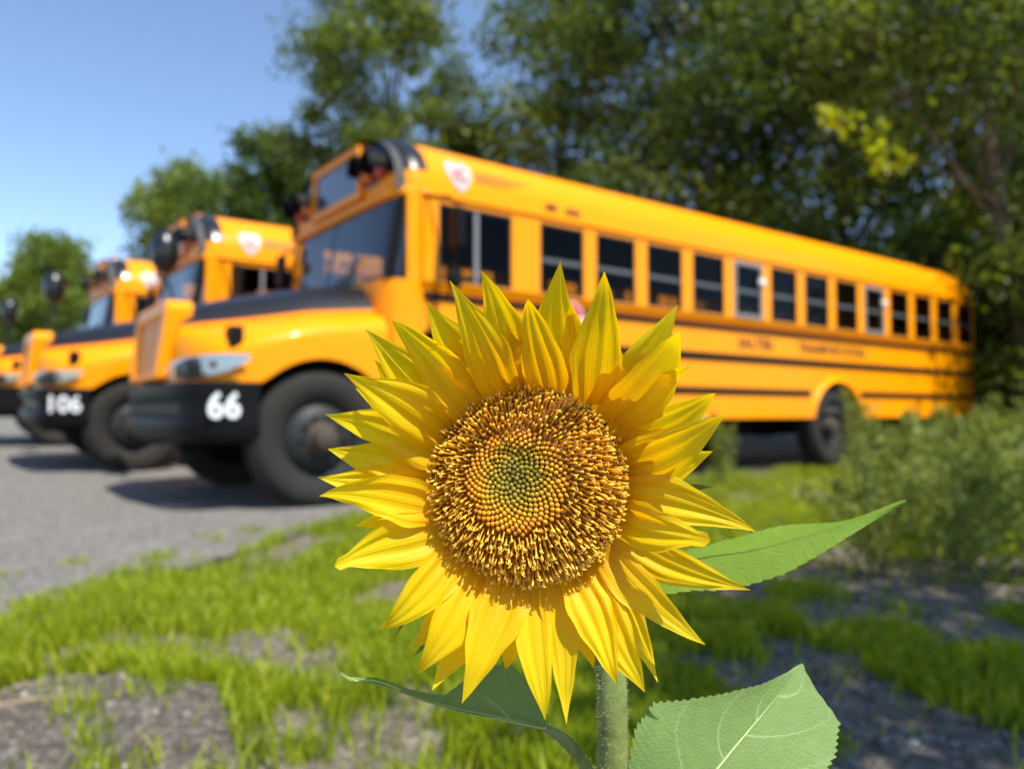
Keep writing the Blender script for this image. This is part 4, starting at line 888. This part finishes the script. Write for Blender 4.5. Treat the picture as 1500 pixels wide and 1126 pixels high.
# leaves
def leafblade_mat(name, up_c, vein_c, trans, vstr=.8):
    m, nt, b, o = newmat(name); uvn = nt.nodes.new('ShaderNodeUVMap'); sep = nt.nodes.new('ShaderNodeSeparateXYZ'); nt.links.new(uvn.outputs[0], sep.inputs[0])
    f1 = noise(nt, 160, 6); f2 = noise(nt, 30, 3); c = mixcol(nt, f1, tuple(x*.78 for x in up_c), tuple(min(1, x*1.2) for x in up_c)); c = mixcol(nt, .4, c, mixcol(nt, f2, c, tuple(x*.8 for x in up_c)))
    def mth(op, a, b_=None):
        n = nt.nodes.new('ShaderNodeMath'); n.operation = op
        for i, v in enumerate((a, b_)):
            if v is None: continue
            if isinstance(v, (int, float)): n.inputs[i].default_value = v
            else: nt.links.new(v, n.inputs[i])
        return n.outputs[0]
    uu, t = sep.outputs[0], sep.outputs[1]; wob = mth('MULTIPLY', mth('SUBTRACT', f2, .5), .05)
    s_ = mth('ABSOLUTE', mth('MULTIPLY', mth('SUBTRACT', uu, .5), 2.0)); sh_ = mth('MULTIPLY', mth('GREATER_THAN', uu, .5), .35)
    vt = mth('ADD', mth('ADD', mth('MULTIPLY', mth('SUBTRACT', t, mth('MULTIPLY', mth('POWER', s_, 1.25), .30)), 4.6), sh_), wob)
    dv = mth('ABSOLUTE', mth('SUBTRACT', vt, mth('ROUND', vt)))
    vn = mth('MULTIPLY', mth('SUBTRACT', 1.0, mth('MULTIPLY', dv, 26.0)), mth('SUBTRACT', 1.0, mth('MULTIPLY', s_, .75))); vn = mth('MULTIPLY', mth('MAXIMUM', vn, 0.0), mth('GREATER_THAN', vt, .35))
    c = mixcol(nt, mth('MULTIPLY', mth('MINIMUM', vn, 1.0), vstr), c, vein_c)
    nt.links.new(c, b.inputs['Base Color']); b.inputs['Roughness'].default_value = .6; b.inputs['Specular IOR Level'].default_value = .3; vo = nt.nodes.new('ShaderNodeTexVoronoi'); vo.feature = 'DISTANCE_TO_EDGE'; vo.inputs['Scale'].default_value = 460; tcx = nt.nodes.new('ShaderNodeTexCoord'); nt.links.new(tcx.outputs['Object'], vo.inputs['Vector'])
    hsum = mth('ADD', mth('MULTIPLY', f1, .5), mth('ADD', mth('MINIMUM', mth('MULTIPLY', vo.outputs['Distance'], 2.5), .5), mth('MULTIPLY', vn, -.6))); nb = bump(nt, hsum, .24, .0011, b)
    tr = nt.nodes.new('ShaderNodeBsdfTranslucent'); nt.links.new(mixcol(nt, 1.0, c, (.85, 1.05, .35), 'MULTIPLY'), tr.inputs[0])
    mx = nt.nodes.new('ShaderNodeMixShader'); mx.inputs[0].default_value = trans; nt.links.new(b.outputs[0], mx.inputs[1]); nt.links.new(tr.outputs[0], mx.inputs[2]); nt.links.new(mx.outputs[0], o.inputs[0]); return m
M['leaf_pale'] = leafblade_mat('pale_leaf_underside', (.185, .285, .085), (.36, .45, .21), .3)
M['leaf_green'] = leafblade_mat('green_leaf_blade', (.24, .38, .045), (.36, .50, .14), .5, .2)
M['midrib'] = paint('pale_midrib', (.33, .43, .17), .6, 0, 0, .1, 40)
def leaf(axis, wl, wr, sl_, sr2, mat, vs=1.0, teeth=22, wave=.0015, seed=0, petiole=None, prad=.0035):
    """axis: px/px/depth points; wl, wr: half-width tables (t, px) left/right; sl_, sr2: side vectors in the head frame at base and tip"""
    A, _ = smooth_path([Vector(at(*p)) for p in axis], [1]*len(axis), 44); n = len(A); NS = 16; ph = random.Random(seed).uniform(0, 6)
    rows = []; uv = []; vein = []
    for i in range(n):
        t = i/(n-1); row = []
        for half, tab, sv in ((-1, wl, sl_), (1, wr, sr2)):
            w = float(np.interp(t, [q[0] for q in tab], [q[1] for q in tab]))*KPX
            w *= 1+.055*(((t*teeth) % 1.0)-.5)*(1 if w > 6*KPX else 0); d = (Vector(sv[0])*(1-t)+Vector(sv[1])*t).normalized()
            d2 = (A[min(n-1, i+1)]-A[max(0, i-1)]).normalized(); nn = d.cross(d2).normalized()
            if nn.z < 0: nn = -nn
            js = range(NS, 0, -1) if half < 0 else range(0, NS+1)
            for j in js:
                s_ = j/NS; p = A[i]+d*w*s_+d2*(.18*w*s_*s_) + nn*(.06*w*s_*s_+wave*math.sin(11*t+ph+half)*s_*s_)
                # pinnate veins
                vt = (t-.42*s_*(1-t*.3))*4.6+(.25 if half > 0 else 0); dv = abs(vt-round(vt)); vn = vs*max(0, 1-dv/.055)*(1-s_*.6)*(1 if vt > .3 else 0)
                vn = max(vn, max(0, 1-s_*w/(.0011))*.9)
                row.append(p); uv.append((.5+half*s_*.5, t)); vein.append(min(1, vn))
        rows.append(row)
    mb = MB().grid(rows); ob = mk('leaf', [L(*p) for p in mb.V], mb.F, mat, SFW, True)
    ul = ob.data.uv_layers.new(name='UVMap'); idx = [l.vertex_index for l in ob.data.loops]; ul.data.foreach_set('uv', [c_ for k in idx for c_ in uv[k]])
    a_ = ob.data.attributes.new('vein', 'FLOAT', 'POINT'); a_.data.foreach_set('value', vein)
    if petiole:
        pp, pr = smooth_path([Vector(L(*at(*p))) if len(p) == 3 else p for p in petiole], [prad*1.15]+[prad]*(len(petiole)-2)+[prad*.6], 6); MB().tube(pp, pr, 10).build('petiole', M['stem'], ob, smooth=True); hairs(pp, pr, 160, .002)
    mr, rr = [L(*p)+cF*.0004 for p in A[::8]], [prad*.34*(1-.85*k/(len(A[::8])-1)) for k in range(len(A[::8]))]
    MB().tube(mr, rr, 6).build('midrib', M['midrib'] if vs > .3 else mat, ob, smooth=True)
    return ob
lf = leaf([(960,1225,.006), (1022,1160,.002), (1075,1096,-.008), (1130,1030,-.022), (1176,972,-.036)], [(0, 0), (.05, 55), (.12, 100), (.24, 134), (.38, 138), (.6, 80), (.78, 36), (.9, 12), (1, .3)], [(0, 0), (.06, 80), (.2, 118), (.45, 122), (.68, 112), (.82, 92), (.90, 36), (.96, 9), (1, .3)],
     [(-.78, .60, -.1), (-.80, .55, .2)], [(.78, -.60, .1), (.78, -.55, .25)], M['leaf_pale'], 1.0, 34, .0012, 1, [(897,1330,-.055), (925,1280,-.02), (960,1225,.006)]); lf['label'] = 'broad pale green leaf showing its veined underside'
lf = leaf([(800,1066,-.035), (722,1050,-.025), (645,1033,-.016), (560,1004,-.008), (524,998,-.004), (497,985,.004)], [(0, 0), (.06, 22), (.3, 40), (.6, 34), (.80, 16), (.86, 4), (1, .3)], [(0, 0), (.04, 55), (.14, 95), (.26, 70), (.38, 20), (.5, 10), (.82, 6), (.88, 3), (1, .3)],
     [(.0, .45, .85), (0, .55, .8)], [(.10, .62, -.78), (0, .5, -.8)], M['leaf_pale'], .35, 30, .001, 2, [(893,1180,-.052), (858,1122,-.045), (830,1086,-.04), (800,1066,-.035)]); lf['label'] = 'green leaf folded along its midrib, tip curling up'
lf = leaf([(940,842,-.055), (1020,818,-.050), (1100,806,-.046), (1180,786,-.044), (1250,764,-.040), (1328,733,-.036)], [(0, 10), (.08, 45), (.25, 58), (.5, 50), (.72, 27), (.88, 9), (1, .3)], [(0, 10), (.1, 40), (.3, 60), (.55, 52), (.8, 22), (1, .3)],
     [(-.1, -.88, .35), (-.1, -.85, .4)], [(.0, .12, -1), (0, .12, -1)], M['leaf_green'], .25, 24, .0018, 3, [(897,905,-.063), (915,868,-.06), (940,842,-.055)]); lf['label'] = 'long green leaf reaching sideways with serrated edge'
ho = mk('stem_hairs', hv, hf, M['hair'], stem); ho['kind'] = 'stuff'
a_ = ho.data.attributes.new('tint', 'FLOAT', 'POINT'); a_.data.foreach_set('value', [r_.random() for _ in range(len(hv))])
